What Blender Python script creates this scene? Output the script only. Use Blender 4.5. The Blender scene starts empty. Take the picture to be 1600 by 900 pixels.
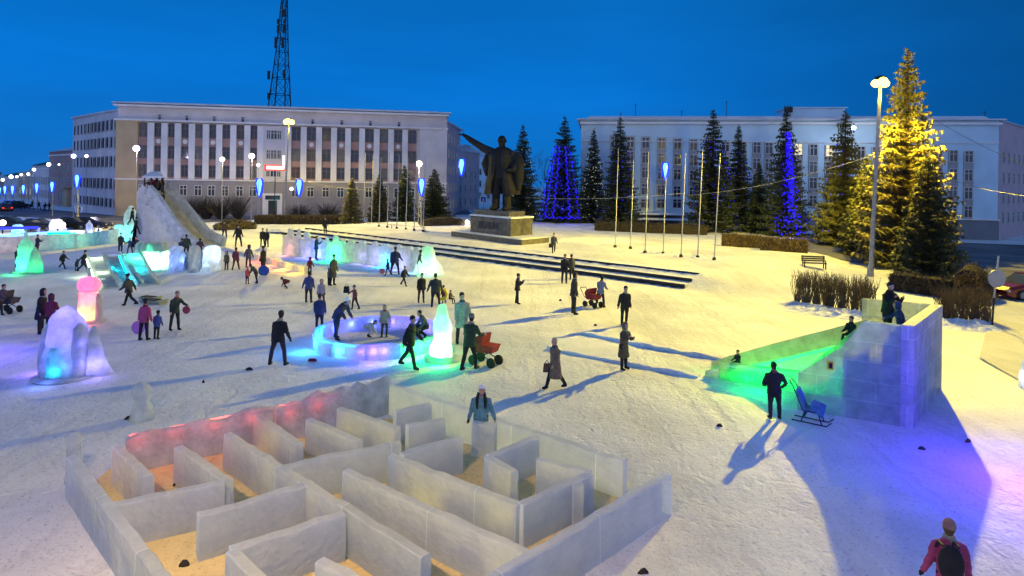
import bpy, math, random
from mathutils import Vector, Matrix, noise
R = math.radians
rnd = random.Random(7)
S = bpy.context.scene
COL = S.collection

# ------------------------------------------------------------------ camera
F, HC, ROLL, YH = 980.0, 6.5, 0.015, 285.0
cd = bpy.data.cameras.new('camera'); cam = bpy.data.objects.new('camera', cd); COL.objects.link(cam)
cd.sensor_width = 36; cd.lens = 36 * F / 1600; cd.shift_y = -(450 - YH) / 1600.0
cd.clip_start = 0.2; cd.clip_end = 3000
c_, s_ = math.cos(ROLL), math.sin(ROLL)
cam.matrix_world = Matrix(((c_, -s_, 0, 0), (0, 0, -1, 0), (s_, c_, 0, HC), (0, 0, 0, 1)))
S.camera = cam

# ------------------------------------------------------------------ dusk sky
w = bpy.data.worlds.new('World'); S.world = w; w.use_nodes = True
wn = w.node_tree; wn.nodes.clear()
def N(t, typ, **kw):
    n = t.nodes.new(typ)
    for k, v in kw.items():
        if k in n.inputs.keys() if isinstance(k, str) else False: n.inputs[k].default_value = v
        else: setattr(n, k, v)
    return n
out = N(wn, 'ShaderNodeOutputWorld'); bg = N(wn, 'ShaderNodeBackground')
sky = N(wn, 'ShaderNodeTexSky'); sky.sky_type = 'NISHITA'; sky.sun_disc = False
sky.sun_elevation = R(-2.0); sky.sun_rotation = R(200); sky.sun_intensity = 1.0
tc = N(wn, 'ShaderNodeTexCoord'); sx = N(wn, 'ShaderNodeSeparateXYZ')
wn.links.new(tc.outputs['Generated'], sx.inputs[0])
rp = N(wn, 'ShaderNodeValToRGB')
els = rp.color_ramp.elements
els[0].position = 0.0; els[0].color = (.010, .165, .56, 1)
els[1].position = 1.0; els[1].color = (.05, .17, .46, 1)
for p, c in ((.06, (.004, .175, .62, 1)), (.14, (.001, .175, .66, 1)), (.28, (.001, .155, .56, 1)), (.5, (.02, .17, .50, 1))):
    e = els.new(p); e.color = c
wn.links.new(sx.outputs[2], rp.inputs[0])
mp = N(wn, 'ShaderNodeMapping'); mp.inputs['Scale'].default_value = (1.6, 1.6, 9)
nz = N(wn, 'ShaderNodeTexNoise'); nz.inputs['Scale'].default_value = 1.5; nz.inputs['Detail'].default_value = 5
wn.links.new(tc.outputs['Generated'], mp.inputs[0]); wn.links.new(mp.outputs[0], nz.inputs['Vector'])
cr = N(wn, 'ShaderNodeMapRange'); cr.inputs['From Min'].default_value = .35; cr.inputs['From Max'].default_value = .7
cr.inputs['To Min'].default_value = .90; cr.inputs['To Max'].default_value = 1.06
wn.links.new(nz.outputs['Fac'], cr.inputs['Value'])
xr = N(wn, 'ShaderNodeMapRange'); xr.inputs['From Min'].default_value = .15; xr.inputs['From Max'].default_value = .62
xr.inputs['To Min'].default_value = 1.0; xr.inputs['To Max'].default_value = .52
wn.links.new(sx.outputs[0], xr.inputs['Value'])
mm = N(wn, 'ShaderNodeMath', operation='MULTIPLY'); wn.links.new(cr.outputs[0], mm.inputs[0]); wn.links.new(xr.outputs[0], mm.inputs[1])
vm = N(wn, 'ShaderNodeVectorMath', operation='SCALE'); wn.links.new(rp.outputs[0], vm.inputs[0]); wn.links.new(mm.outputs[0], vm.inputs['Scale'])
sk = N(wn, 'ShaderNodeVectorMath', operation='SCALE'); sk.inputs['Scale'].default_value = .006
wn.links.new(sky.outputs[0], sk.inputs[0])
ad = N(wn, 'ShaderNodeVectorMath', operation='ADD'); wn.links.new(vm.outputs[0], ad.inputs[0]); wn.links.new(sk.outputs[0], ad.inputs[1])
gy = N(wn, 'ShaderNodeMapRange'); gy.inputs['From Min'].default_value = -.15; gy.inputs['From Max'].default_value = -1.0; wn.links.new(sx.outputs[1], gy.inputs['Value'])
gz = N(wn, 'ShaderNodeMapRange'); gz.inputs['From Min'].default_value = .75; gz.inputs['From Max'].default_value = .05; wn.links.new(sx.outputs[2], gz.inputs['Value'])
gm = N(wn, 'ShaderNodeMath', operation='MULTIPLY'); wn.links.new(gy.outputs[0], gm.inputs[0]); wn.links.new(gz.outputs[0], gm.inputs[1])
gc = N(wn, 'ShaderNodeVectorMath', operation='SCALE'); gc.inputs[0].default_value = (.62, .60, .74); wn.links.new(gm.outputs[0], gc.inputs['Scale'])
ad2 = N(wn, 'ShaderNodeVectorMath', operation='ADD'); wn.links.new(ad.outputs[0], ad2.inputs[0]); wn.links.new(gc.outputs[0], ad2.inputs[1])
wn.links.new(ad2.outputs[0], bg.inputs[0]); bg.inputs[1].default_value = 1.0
wn.links.new(bg.outputs[0], out.inputs[0])
sd = bpy.data.lights.new('sun', 'SUN'); sd.energy = .04; sd.angle = R(25); sd.color = (.75, .82, 1)
so = bpy.data.objects.new('sun', sd); so.rotation_euler = (R(60), 0, R(-30)); COL.objects.link(so)
S.view_settings.view_transform = 'Standard'; S.view_settings.look = 'None'
S.view_settings.exposure = 0.0; S.view_settings.gamma = 1.0
S.cycles.max_bounces = 8; S.cycles.transparent_max_bounces = 12; S.cycles.diffuse_bounces = 3
S.cycles.sample_clamp_indirect = 3.0; S.cycles.use_denoising = True; S.cycles.caustics_reflective = False; S.cycles.caustics_refractive = False

# ------------------------------------------------------------------ ground shape and pixel look-up
def sst(a, b, x):
    t = min(1, max(0, (x - a) / (b - a))); return t * t * (3 - 2 * t)
Q2 = Vector((10.4, 39.6)); Q1 = Vector((-27.1, 73.6)); QD = (Q1 - Q2).normalized(); QN = Vector((-QD.y, QD.x))
if QN.y < 0: QN = -QN
QL = (Q1 - Q2).length
def terr(x, y):
    p = Vector((x, y)) - Q2; s = p.dot(QN); t = p.dot(QD)
    h = .78 * min(1, max(0, (s - .15) / 2.0)) * sst(-5, -.5, t) * (1 - sst(QL + .5, QL + 6, t)) * (1 - sst(14, 40, s))
    h -= 1.5 * sst(38, 60, x) * sst(45, 75, y)
    return h
def ray(px, py):
    u, v = px - 800, YH - py
    return Vector((u * c_ - v * s_, F, u * s_ + v * c_))
def G(px, py, z=None):
    r = ray(px, py); h = 0 if z is None else z
    for _ in range(1 if z is not None else 12):
        k = (HC - h) / -r.z; p = r * k
        if z is None: h = h * .5 + terr(p.x, p.y) * .5
    return Vector((p.x, p.y, h))
def AT(px, py, d):
    r = ray(px, py); k = d / F; return Vector((r.x * k, d, HC + r.z * k))
def ZT(px, py, d): return AT(px, py, d).z

# ------------------------------------------------------------------ materials
MATS = {}
def mat(name, col, rough=.8, nscale=0, namt=.25, bump=0, bscale=20, metal=0, col2=None, emit=None, es=0, spec=.3, detail=4):
    if name in MATS: return MATS[name]
    m = bpy.data.materials.new(name); m.use_nodes = True; t = m.node_tree; b = t.nodes['Principled BSDF']
    b.inputs['Base Color'].default_value = (*col, 1); b.inputs['Roughness'].default_value = rough; b.inputs['Metallic'].default_value = metal
    b.inputs['Specular IOR Level'].default_value = spec
    if emit:
        b.inputs['Emission Color'].default_value = (*emit, 1); b.inputs['Emission Strength'].default_value = es
    if nscale or bump:
        c = N(t, 'ShaderNodeTexCoord')
    if nscale:
        n = N(t, 'ShaderNodeTexNoise'); n.inputs['Scale'].default_value = nscale; n.inputs['Detail'].default_value = detail
        t.links.new(c.outputs['Object'], n.inputs['Vector'])
        r = N(t, 'ShaderNodeValToRGB'); r.color_ramp.elements[0].position = .3; r.color_ramp.elements[1].position = .7
        c2 = col2 or tuple(min(1, x * (1 + namt)) for x in col)
        c1 = col if col2 else tuple(x * (1 - namt) for x in col)
        r.color_ramp.elements[0].color = (*c1, 1); r.color_ramp.elements[1].color = (*c2, 1)
        t.links.new(n.outputs['Fac'], r.inputs[0]); t.links.new(r.outputs[0], b.inputs['Base Color'])
    if bump:
        n2 = N(t, 'ShaderNodeTexNoise'); n2.inputs['Scale'].default_value = bscale; n2.inputs['Detail'].default_value = 5
        t.links.new(c.outputs['Object'], n2.inputs['Vector'])
        bp = N(t, 'ShaderNodeBump'); bp.inputs['Strength'].default_value = bump; bp.inputs['Distance'].default_value = .05
        t.links.new(n2.outputs['Fac'], bp.inputs['Height']); t.links.new(bp.outputs[0], b.inputs['Normal'])
    MATS[name] = m; return m
def glow(name, col, s):
    if name in MATS: return MATS[name]
    m = bpy.data.materials.new(name); m.use_nodes = True; t = m.node_tree; t.nodes.clear()
    e = N(t, 'ShaderNodeEmission'); e.inputs[0].default_value = (*col, 1); e.inputs[1].default_value = s
    o = N(t, 'ShaderNodeOutputMaterial'); t.links.new(e.outputs[0], o.inputs[0]); MATS[name] = m; return m
def ice(name, col=(.72, .8, .86), transp=.12, transl=.45, rough=.25, joint=None, clear=0, dk=.58):
    if name in MATS: return MATS[name]
    m = bpy.data.materials.new(name); m.use_nodes = True; t = m.node_tree; b = t.nodes['Principled BSDF']; o = t.nodes['Material Output']
    c = N(t, 'ShaderNodeTexCoord')
    n = N(t, 'ShaderNodeTexNoise'); n.inputs['Scale'].default_value = 2.2; n.inputs['Detail'].default_value = 7; n.inputs['Roughness'].default_value = .65
    t.links.new(c.outputs['Object'], n.inputs['Vector'])
    r = N(t, 'ShaderNodeValToRGB'); r.color_ramp.elements[0].position = .3; r.color_ramp.elements[1].position = .72
    r.color_ramp.elements[0].color = (*[x * dk for x in col], 1); r.color_ramp.elements[1].color = (*[min(.95, x * 1.12) for x in col], 1)
    t.links.new(n.outputs['Fac'], r.inputs[0])
    src = r.outputs[0]
    if joint:
        br = N(t, 'ShaderNodeTexBrick'); br.inputs['Scale'].default_value = 1.0
        br.inputs['Brick Width'].default_value = joint[0]; br.inputs['Row Height'].default_value = joint[1]; br.inputs['Mortar Size'].default_value = .012
        br.inputs['Mortar Smooth'].default_value = .5
        br.inputs['Color1'].default_value = (1, 1, 1, 1); br.inputs['Color2'].default_value = (.80, .84, .87, 1); br.inputs['Mortar'].default_value = (1.25, 1.3, 1.32, 1)
        mpp = N(t, 'ShaderNodeMapping'); mpp.inputs['Rotation'].default_value = (R(90), 0, 0)
        t.links.new(c.outputs['Object'], mpp.inputs[0]); t.links.new(mpp.outputs[0], br.inputs['Vector'])
        mx = N(t, 'ShaderNodeMix', data_type='RGBA', blend_type='MULTIPLY'); mx.inputs['Factor'].default_value = 1
        t.links.new(src, mx.inputs['A']); t.links.new(br.outputs['Color'], mx.inputs['B']); src = mx.outputs['Result']
    t.links.new(src, b.inputs['Base Color']); b.inputs['Roughness'].default_value = rough; b.inputs['Specular IOR Level'].default_value = .5
    b.inputs['Transmission Weight'].default_value = clear; b.inputs['IOR'].default_value = 1.12
    n2 = N(t, 'ShaderNodeTexNoise'); n2.inputs['Scale'].default_value = 9; n2.inputs['Detail'].default_value = 5
    t.links.new(c.outputs['Object'], n2.inputs['Vector'])
    bp = N(t, 'ShaderNodeBump'); bp.inputs['Strength'].default_value = .8; bp.inputs['Distance'].default_value = .07
    t.links.new(n2.outputs['Fac'], bp.inputs['Height']); t.links.new(bp.outputs[0], b.inputs['Normal'])
    tl = N(t, 'ShaderNodeBsdfTranslucent'); t.links.new(src, tl.inputs[0])
    tp = N(t, 'ShaderNodeBsdfTransparent'); tp.inputs[0].default_value = (.9, .95, 1, 1)
    m1 = N(t, 'ShaderNodeMixShader'); m1.inputs[0].default_value = transl
    t.links.new(b.outputs[0], m1.inputs[1]); t.links.new(tl.outputs[0], m1.inputs[2])
    m2 = N(t, 'ShaderNodeMixShader'); m2.inputs[0].default_value = transp
    t.links.new(m1.outputs[0], m2.inputs[1]); t.links.new(tp.outputs[0], m2.inputs[2])
    t.links.new(m2.outputs[0], o.inputs[0]); MATS[name] = m; return m

def snow_mat(name, col, col2, dirt=.5):
    m = bpy.data.materials.new(name); m.use_nodes = True; t = m.node_tree; b = t.nodes['Principled BSDF']
    c = N(t, 'ShaderNodeTexCoord')
    def nz(sc, det=5, ro=.6):
        n = N(t, 'ShaderNodeTexNoise'); n.inputs['Scale'].default_value = sc; n.inputs['Detail'].default_value = det; n.inputs['Roughness'].default_value = ro
        t.links.new(c.outputs['Object'], n.inputs['Vector']); return n
    a = nz(.22, 7); r = N(t, 'ShaderNodeValToRGB'); r.color_ramp.elements[0].position = .35; r.color_ramp.elements[1].position = .62
    r.color_ramp.elements[0].color = (*col2, 1); r.color_ramp.elements[1].color = (*col, 1); t.links.new(a.outputs['Fac'], r.inputs[0])
    f = nz(14, 4, .7); r2 = N(t, 'ShaderNodeValToRGB'); r2.color_ramp.elements[0].position = .30; r2.color_ramp.elements[1].position = .44
    r2.color_ramp.elements[0].color = (1 - dirt, 1 - dirt, 1 - dirt, 1); r2.color_ramp.elements[1].color = (1, 1, 1, 1); t.links.new(f.outputs['Fac'], r2.inputs[0])
    mx = N(t, 'ShaderNodeMix', data_type='RGBA', blend_type='MULTIPLY'); mx.inputs['Factor'].default_value = 1
    t.links.new(r.outputs[0], mx.inputs['A']); t.links.new(r2.outputs[0], mx.inputs['B']); t.links.new(mx.outputs['Result'], b.inputs['Base Color'])
    b.inputs['Roughness'].default_value = .75; b.inputs['Specular IOR Level'].default_value = .2
    n1 = nz(5, 8, .7); n2 = nz(.9, 6, .6)
    ma0 = N(t, 'ShaderNodeMath', operation='MULTIPLY_ADD'); ma0.inputs[1].default_value = 2.0
    t.links.new(n2.outputs['Fac'], ma0.inputs[0]); t.links.new(n1.outputs['Fac'], ma0.inputs[2])
    # boot prints and sledge tracks
    dist = N(t, 'ShaderNodeVectorMath', operation='MULTIPLY_ADD'); dn = nz(1.3, 3); dist.inputs[1].default_value = (.9, .9, .9)
    t.links.new(dn.outputs['Color'], dist.inputs[0]); t.links.new(c.outputs['Object'], dist.inputs[2])
    vo = N(t, 'ShaderNodeTexVoronoi'); vo.inputs['Scale'].default_value = 2.6; t.links.new(dist.outputs[0], vo.inputs['Vector'])
    vr = N(t, 'ShaderNodeMapRange'); vr.inputs['From Min'].default_value = .10; vr.inputs['From Max'].default_value = .32; vr.inputs['To Min'].default_value = -1.0; vr.inputs['To Max'].default_value = 0; t.links.new(vo.outputs['Distance'], vr.inputs['Value'])
    mt = N(t, 'ShaderNodeMapping'); mt.inputs['Rotation'].default_value = (0, 0, R(-38)); mt.inputs['Scale'].default_value = (2.6, .07, 1); t.links.new(dist.outputs[0], mt.inputs[0])
    tn = N(t, 'ShaderNodeTexNoise'); tn.inputs['Scale'].default_value = 1.0; tn.inputs['Detail'].default_value = 4; t.links.new(mt.outputs[0], tn.inputs['Vector'])
    mt2 = N(t, 'ShaderNodeMapping'); mt2.inputs['Rotation'].default_value = (0, 0, R(70)); mt2.inputs['Scale'].default_value = (2.6, .08, 1); t.links.new(dist.outputs[0], mt2.inputs[0])
    tn2 = N(t, 'ShaderNodeTexNoise'); tn2.inputs['Scale'].default_value = 1.0; tn2.inputs['Detail'].default_value = 4; t.links.new(mt2.outputs[0], tn2.inputs['Vector'])
    tmn = N(t, 'ShaderNodeMath', operation='MINIMUM'); t.links.new(tn.outputs['Fac'], tmn.inputs[0]); t.links.new(tn2.outputs['Fac'], tmn.inputs[1])
    tr_ = N(t, 'ShaderNodeMapRange'); tr_.inputs['From Min'].default_value = .26; tr_.inputs['From Max'].default_value = .46; tr_.inputs['To Min'].default_value = -1.0; tr_.inputs['To Max'].default_value = 0; t.links.new(tmn.outputs[0], tr_.inputs['Value'])
    a1 = N(t, 'ShaderNodeMath', operation='ADD'); t.links.new(vr.outputs[0], a1.inputs[0]); t.links.new(tr_.outputs[0], a1.inputs[1])
    ma = N(t, 'ShaderNodeMath', operation='MULTIPLY_ADD'); ma.inputs[1].default_value = .45
    t.links.new(a1.outputs[0], ma.inputs[0]); t.links.new(ma0.outputs[0], ma.inputs[2])
    trc = N(t, 'ShaderNodeMapRange'); trc.inputs['From Min'].default_value = -1.2; trc.inputs['From Max'].default_value = 0; trc.inputs['To Min'].default_value = .84; t.links.new(tr_.outputs[0], trc.inputs['Value'])
    mx2 = N(t, 'ShaderNodeVectorMath', operation='SCALE'); t.links.new(mx.outputs['Result'], mx2.inputs[0]); t.links.new(trc.outputs[0], mx2.inputs['Scale']); t.links.new(mx2.outputs[0], b.inputs['Base Color'])
    bp = N(t, 'ShaderNodeBump'); bp.inputs['Strength'].default_value = .42; bp.inputs['Distance'].default_value = .12
    t.links.new(ma.outputs[0], bp.inputs['Height']); t.links.new(bp.outputs[0], b.inputs['Normal'])
    MATS[name] = m; return m

M_snow = snow_mat('snow', (.80, .81, .83), (.60, .61, .64), .5)
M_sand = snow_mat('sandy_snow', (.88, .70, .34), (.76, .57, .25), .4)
M_road = snow_mat('slush_road', (.17, .17, .19), (.09, .09, .10), .3)
M_pack = snow_mat('packed_snow', (.55, .55, .58), (.42, .42, .44), .35)
M_ice = ice('maze_ice', (.87, .91, .95), .22, .58, .22, joint=(2.3, .9), dk=.84)
M_ice2 = ice('clear_ice', (.62, .72, .80), .14, .5, .2, joint=(1.1, .42))
M_ice3 = ice('sculpture_ice', (.80, .86, .90), .10, .62, .3)
M_icer = ice('ring_ice', (.60, .68, .82), .25, .6, .2)
M_dark = mat('dark_metal', (.03, .032, .035), .5, metal=.6)
M_pole = mat('galvanised_pole', (.30, .30, .31), .55, 6, .2, metal=.4)
M_polew = mat('white_pole', (.36, .37, .38), .6)
M_stone = mat('dark_granite', (.085, .08, .08), .6, 3, .35, bump=.3, bscale=12)
M_stoneb = mat('pedestal_granite', (.075, .072, .078), .6, 2, .4, bump=.3, bscale=10)
M_riser = mat('black_granite', (.02, .02, .024), .7, 3, .3)
M_bronze = mat('bronze', (.016, .016, .019), .75, 4, .35, metal=.0, spec=.2, bump=.4, bscale=8)
M_fir = mat('fir_needles', (.030, .050, .028), .9, .8, .5, col2=(.075, .095, .04))
M_firb = mat('fir_needles_pale', (.05, .065, .028), .9, .8, .5, col2=(.13, .12, .05))
M_bark = mat('bark', (.07, .05, .035), .95, 6, .4)
M_twig = mat('hedge_twigs', (.14, .095, .045), .95, 1.5, .4)
M_twigd = mat('hedge_twigs_dark', (.06, .05, .04), .95, 1.5, .4)
M_glass = mat('window_glass', (.025, .03, .045), .12, spec=.5)
M_frame = mat('window_frame_white', (.55, .54, .52), .6)
M_glass3r = mat('window_glass_dull', (.03, .03, .04), .7, spec=.1)
M_frameb = mat('window_frame_brown', (.16, .12, .11), .7)
M_lit = glow('lit_window', (1, .85, .55), 1.1)
M_black = mat('black_rubber', (.015, .015, .016), .7)
M_skin = mat('skin', (.50, .30, .22), .6)
M_white = mat('white_cloth', (.75, .75, .75), .9)

# ------------------------------------------------------------------ mesh helper
class MB:
    def __init__(s): s.v = []; s.f = []; s.m = []; s.mi = 0
    def quad(s, *ps):
        n = len(s.v); s.v += [tuple(p) for p in ps]; s.f.append(tuple(range(n, n + len(ps)))); s.m.append(s.mi); return s
    def box(s, c, d, rz=0, taper=1, taper_y=None):
        x, y, z = d[0] / 2, d[1] / 2, d[2] / 2; ca, sa = math.cos(rz), math.sin(rz); n = len(s.v)
        ty = taper if taper_y is None else taper_y
        for k, t, u in ((-z, 1, 1), (z, taper, ty)):
            for a, b in ((-x, -y), (x, -y), (x, y), (-x, y)):
                a *= t; b *= u
                s.v.append((c[0] + a * ca - b * sa, c[1] + a * sa + b * ca, c[2] + k))
        for q in ((3, 2, 1, 0), (4, 5, 6, 7), (0, 1, 5, 4), (1, 2, 6, 5), (2, 3, 7, 6), (3, 0, 4, 7)):
            s.f.append(tuple(n + i for i in q)); s.m.append(s.mi)
        return s
    def wall(s, a, b, z0, z1, t, z0b=None, z1b=None):
        a = Vector(a[:2]); b = Vector(b[:2]); e = (b - a).normalized(); nn = Vector((-e.y, e.x)) * t / 2; n = len(s.v)
        z0b = z0 if z0b is None else z0b; z1b = z1 if z1b is None else z1b
        for p, zz in ((a - nn, (z0, z1)), (b - nn, (z0b, z1b)), (b + nn, (z0b, z1b)), (a + nn, (z0, z1))):
            s.v.append((p.x, p.y, zz[0])); s.v.append((p.x, p.y, zz[1]))
        for q in ((0, 2, 3, 1), (2, 4, 5, 3), (4, 6, 7, 5), (6, 0, 1, 7), (1, 3, 5, 7), (6, 4, 2, 0)):
            s.f.append(tuple(n + i for i in q)); s.m.append(s.mi)
        return s
    def rings(s, rings, cap=True):
        n0 = len(s.v); k = len(rings[0])
        for r in rings: s.v += [tuple(p) for p in r]
        for i in range(len(rings) - 1):
            for j in range(k):
                a = n0 + i * k; s.f.append((a + j, a + (j + 1) % k, a + k + (j + 1) % k, a + k + j)); s.m.append(s.mi)
        if cap:
            s.f.append(tuple(n0 + k - 1 - j for j in range(k))); s.m.append(s.mi)
            s.f.append(tuple(n0 + (len(rings) - 1) * k + j for j in range(k))); s.m.append(s.mi)
        return s
    def tube(s, pts, r, n=8, cap=True):
        pts = [Vector(p) for p in pts]; rr = r if isinstance(r, (list, tuple)) else [r] * len(pts); rs = []
        d0 = (pts[-1] - pts[0]).normalized() if (pts[-1] - pts[0]).length > 1e-6 else Vector((0, 0, 1))
        ref = Vector((0, 0, 1)) if abs(d0.z) < .8 else Vector((1, 0, 0))
        for i, p in enumerate(pts):
            d = (pts[min(i + 1, len(pts) - 1)] - pts[max(i - 1, 0)]).normalized()
            a = d.cross(ref).normalized(); b = d.cross(a).normalized()
            rs.append([p + a * rr[i] * math.cos(2 * math.pi * j / n) + b * rr[i] * math.sin(2 * math.pi * j / n) for j in range(n)])
        return s.rings(rs, cap)
    def lathe(s, prof, c=(0, 0, 0), n=16, sx=1, sy=1):
        return s.rings([[(c[0] + r * sx * math.cos(2 * math.pi * j / n), c[1] + r * sy * math.sin(2 * math.pi * j / n), c[2] + z) for j in range(n)] for r, z in prof])
    def ball(s, c, r, n=12, m=8):
        rx, ry, rz = r if isinstance(r, (list, tuple)) else (r, r, r)
        return s.rings([[(c[0] + rx * math.sin(math.pi * i / m) * math.cos(2 * math.pi * j / n), c[1] + ry * math.sin(math.pi * i / m) * math.sin(2 * math.pi * j / n), c[2] - rz * math.cos(math.pi * i / m)) for j in range(n)] for i in [.15] + list(range(1, m)) + [m - .15]])
    def build(s, name, mats, parent=None, smooth=False, loc=(0, 0, 0), rz=0, sub=0):
        me = bpy.data.meshes.new(name); me.from_pydata(s.v, [], s.f)
        for m in (mats if isinstance(mats, (list, tuple)) else [mats]): me.materials.append(m)
        me.polygons.foreach_set('material_index', s.m)
        if smooth: me.polygons.foreach_set('use_smooth', [True] * len(s.f))
        me.update(); o = bpy.data.objects.new(name, me); COL.objects.link(o)
        if parent: o.parent = parent
        o.location = loc; o.rotation_euler = (0, 0, rz); return o
def tag(o, label=None, cat=None, group=None, kind=None):
    for k, v in (('label', label), ('category', cat), ('group', group), ('kind', kind)):
        if v: o[k] = v
    return o
def thing(name, label, cat, loc=(0, 0, 0), rz=0, group=None):
    o = bpy.data.objects.new(name, None); COL.objects.link(o); o.location = loc; o.rotation_euler = (0, 0, rz)
    return tag(o, label, cat, group)
def copy_tree(o, parent=None, loc=None, rz=None, label=None, scale=None):
    c = o.copy(); COL.objects.link(c)
    if parent: c.parent = parent
    if loc is not None: c.location = loc
    if rz is not None: c.rotation_euler = (0, 0, rz)
    if label: c['label'] = label
    if scale: c.scale = (scale,) * 3 if not isinstance(scale, tuple) else scale
    for ch in list(o.children): copy_tree(ch, c)
    return c
def lamp(name, loc, col, power, radius=.1, parent=None, batwing=False):
    l = bpy.data.lights.new(name, 'POINT'); l.color = col; l.energy = power; l.shadow_soft_size = radius
    o = bpy.data.objects.new(name, l); COL.objects.link(o); o.location = loc
    if parent: o.parent = parent
    if batwing:
        l.use_nodes = True; t = l.node_tree; e = t.nodes['Emission']
        c = N(t, 'ShaderNodeTexCoord'); q = N(t, 'ShaderNodeSeparateXYZ'); t.links.new(c.outputs['Normal'], q.inputs[0])
        mr = N(t, 'ShaderNodeMapRange'); mr.inputs['From Min'].default_value = 1; mr.inputs['From Max'].default_value = -1; t.links.new(q.outputs[2], mr.inputs['Value'])
        cr_ = N(t, 'ShaderNodeValToRGB'); el = cr_.color_ramp.elements; up = .045 if batwing in (1,) else .004
        el[0].position = 0; el[0].color = (up, up, up, 1); el[1].position = 1; el[1].color = (.05, .05, .05, 1)
        if batwing == 3: el[0].color = (0, 0, 0, 1); el[1].color = (1, 1, 1, 1)
        for c, v in ((0, .004), (.3, .03), (.5, .2), (.7, .5)) if batwing == 3 else ((.0, up), (.08, up * 1.5), (.16, .16), (.24, .36), (.30, .50), (.36, .68), (.43, .72), (.5, .44), (.7, .14)):
            e_ = el.new((c + 1) / 2); e_.color = (v, v, v, 1)
        t.links.new(mr.outputs[0], cr_.inputs[0])
        m = N(t, 'ShaderNodeMath', operation='MULTIPLY'); t.links.new(cr_.outputs[0], m.inputs[0]); m.inputs[1].default_value = 20
        if batwing == 4:  # floodlight heads turned to the square
            yy = N(t, 'ShaderNodeMapRange'); yy.inputs['From Min'].default_value = .45; yy.inputs['From Max'].default_value = -.15; yy.inputs['To Min'].default_value = .10; t.links.new(q.outputs[1], yy.inputs['Value'])
            m9 = N(t, 'ShaderNodeMath', operation='MULTIPLY'); t.links.new(m.outputs[0], m9.inputs[0]); t.links.new(yy.outputs[0], m9.inputs[1]); m = m9
        t.links.new(m.outputs[0], e.inputs['Strength'])
    return o
def rough_ring(cx, cy, z, rx, ry, n=14, j=.08, seed=0, rot=0):
    ps = []
    for k in range(n):
        a = 2 * math.pi * k / n; q = 1 + j * (noise.noise((math.cos(a) * 2 + seed, math.sin(a) * 2, z * 1.7)) * 2 + noise.noise((math.cos(a) * 7 + seed, math.sin(a) * 7, z * 6)) * .9)
        x, y = rx * q * math.cos(a), ry * q * math.sin(a)
        ps.append((cx + x * math.cos(rot) - y * math.sin(rot), cy + x * math.sin(rot) + y * math.cos(rot), z))
    return ps

# ------------------------------------------------------------------ ground
def axis(vals):
    o = [vals[0][0]]
    for (a, b, st) in vals:
        x = a
        while x < b - 1e-6:
            x = min(b, x + st); o.append(x)
    return o
ys = axis([(-60, 6, 6), (6, 45, .45), (45, 90, 1.0), (90, 140, 5), (140, 900, 60)])
xs = axis([(-900, -90, 45), (-90, -40, 3), (-40, 25, .6), (25, 80, 1.4), (80, 900, 45)])
g = MB()
for y in ys:
    for x in xs:
        h = terr(x, y)
        if y < 120 and abs(x) < 90:
            h += .035 * noise.noise((x * .45, y * .45, 0)) + .022 * noise.noise((x * 1.4, y * 1.4, 3))
            p = Vector((x, y)) - Q2; s = p.dot(QN); t = p.dot(QD)
            if 4 < s < 30 and -12 < t < 60: h += .10 * max(0, noise.noise((x * .35, y * .35, 9)))
        g.v.append((x, y, h))
nx = len(xs)
for j in range(len(ys) - 1):
    for i in range(nx - 1):
        g.f.append((j * nx + i, j * nx + i + 1, (j + 1) * nx + i + 1, (j + 1) * nx + i)); g.m.append(0)
tag(g.build('ground', M_snow, smooth=True), kind='structure')

def sheet(name, top, bot, m, lift=.03, ns=24, nt=10, label=None):
    """ground sheet between two pixel polylines, following the terrain"""
    tp = [G(*p).to_2d() for p in top]; bp_ = [G(*p).to_2d() for p in bot]
    def at(pl, t):
        k = t * (len(pl) - 1); i = min(int(k), len(pl) - 2); return pl[i].lerp(pl[i + 1], k - i)
    b = MB()
    for i in range(ns + 1):
        for j in range(nt + 1):
            p = at(tp, i / ns).lerp(at(bp_, i / ns), j / nt); b.v.append((p.x, p.y, terr(p.x, p.y) + lift))
    for i in range(ns):
        for j in range(nt):
            a = i * (nt + 1) + j; b.f.append((a, a + 1, a + nt + 2, a + nt + 1)); b.m.append(0)
    return tag(b.build(name, m, smooth=True), kind='structure')
sheet('road', [(-400, 316), (-60, 322), (60, 326), (190, 338), (420, 333), (730, 329)], [(-400, 332), (-60, 334), (60, 340), (190, 356), (420, 342), (740, 335)], M_road, .05, 40, 6)
sheet('road', [(1240, 372), (1440, 377), (1620, 384), (1800, 390)], [(1240, 392), (1440, 424), (1560, 442), (1800, 470)], M_road, .05, 30, 14)
sheet('path', [(1560, 446), (1600, 450), (1700, 470)], [(1530, 560), (1600, 600), (1800, 690)], M_pack, .045, 10, 14)

# ------------------------------------------------------------------ granite steps
st = thing('granite_steps', 'three long dark granite steps with snow on the treads below the statue', 'steps', (Q2.x, Q2.y, 0), math.atan2(QD.y, QD.x))
for k in range(3):
    s0 = -k * 1.0; x0, x1 = (-.6 - .0 * k, QL - 1.0 * k)
    r_ = MB().box(((x0 + x1) / 2, s0 - .06, .26 * k + .115), (x1 - x0, .12, .31)); r_.build('riser', M_riser, st)
    t_ = MB().box(((x0 + x1) / 2, s0 - .62, .26 * k + .22), (x1 - x0, 1.0, .13)); t_.build('tread', M_snow, st)

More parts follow.
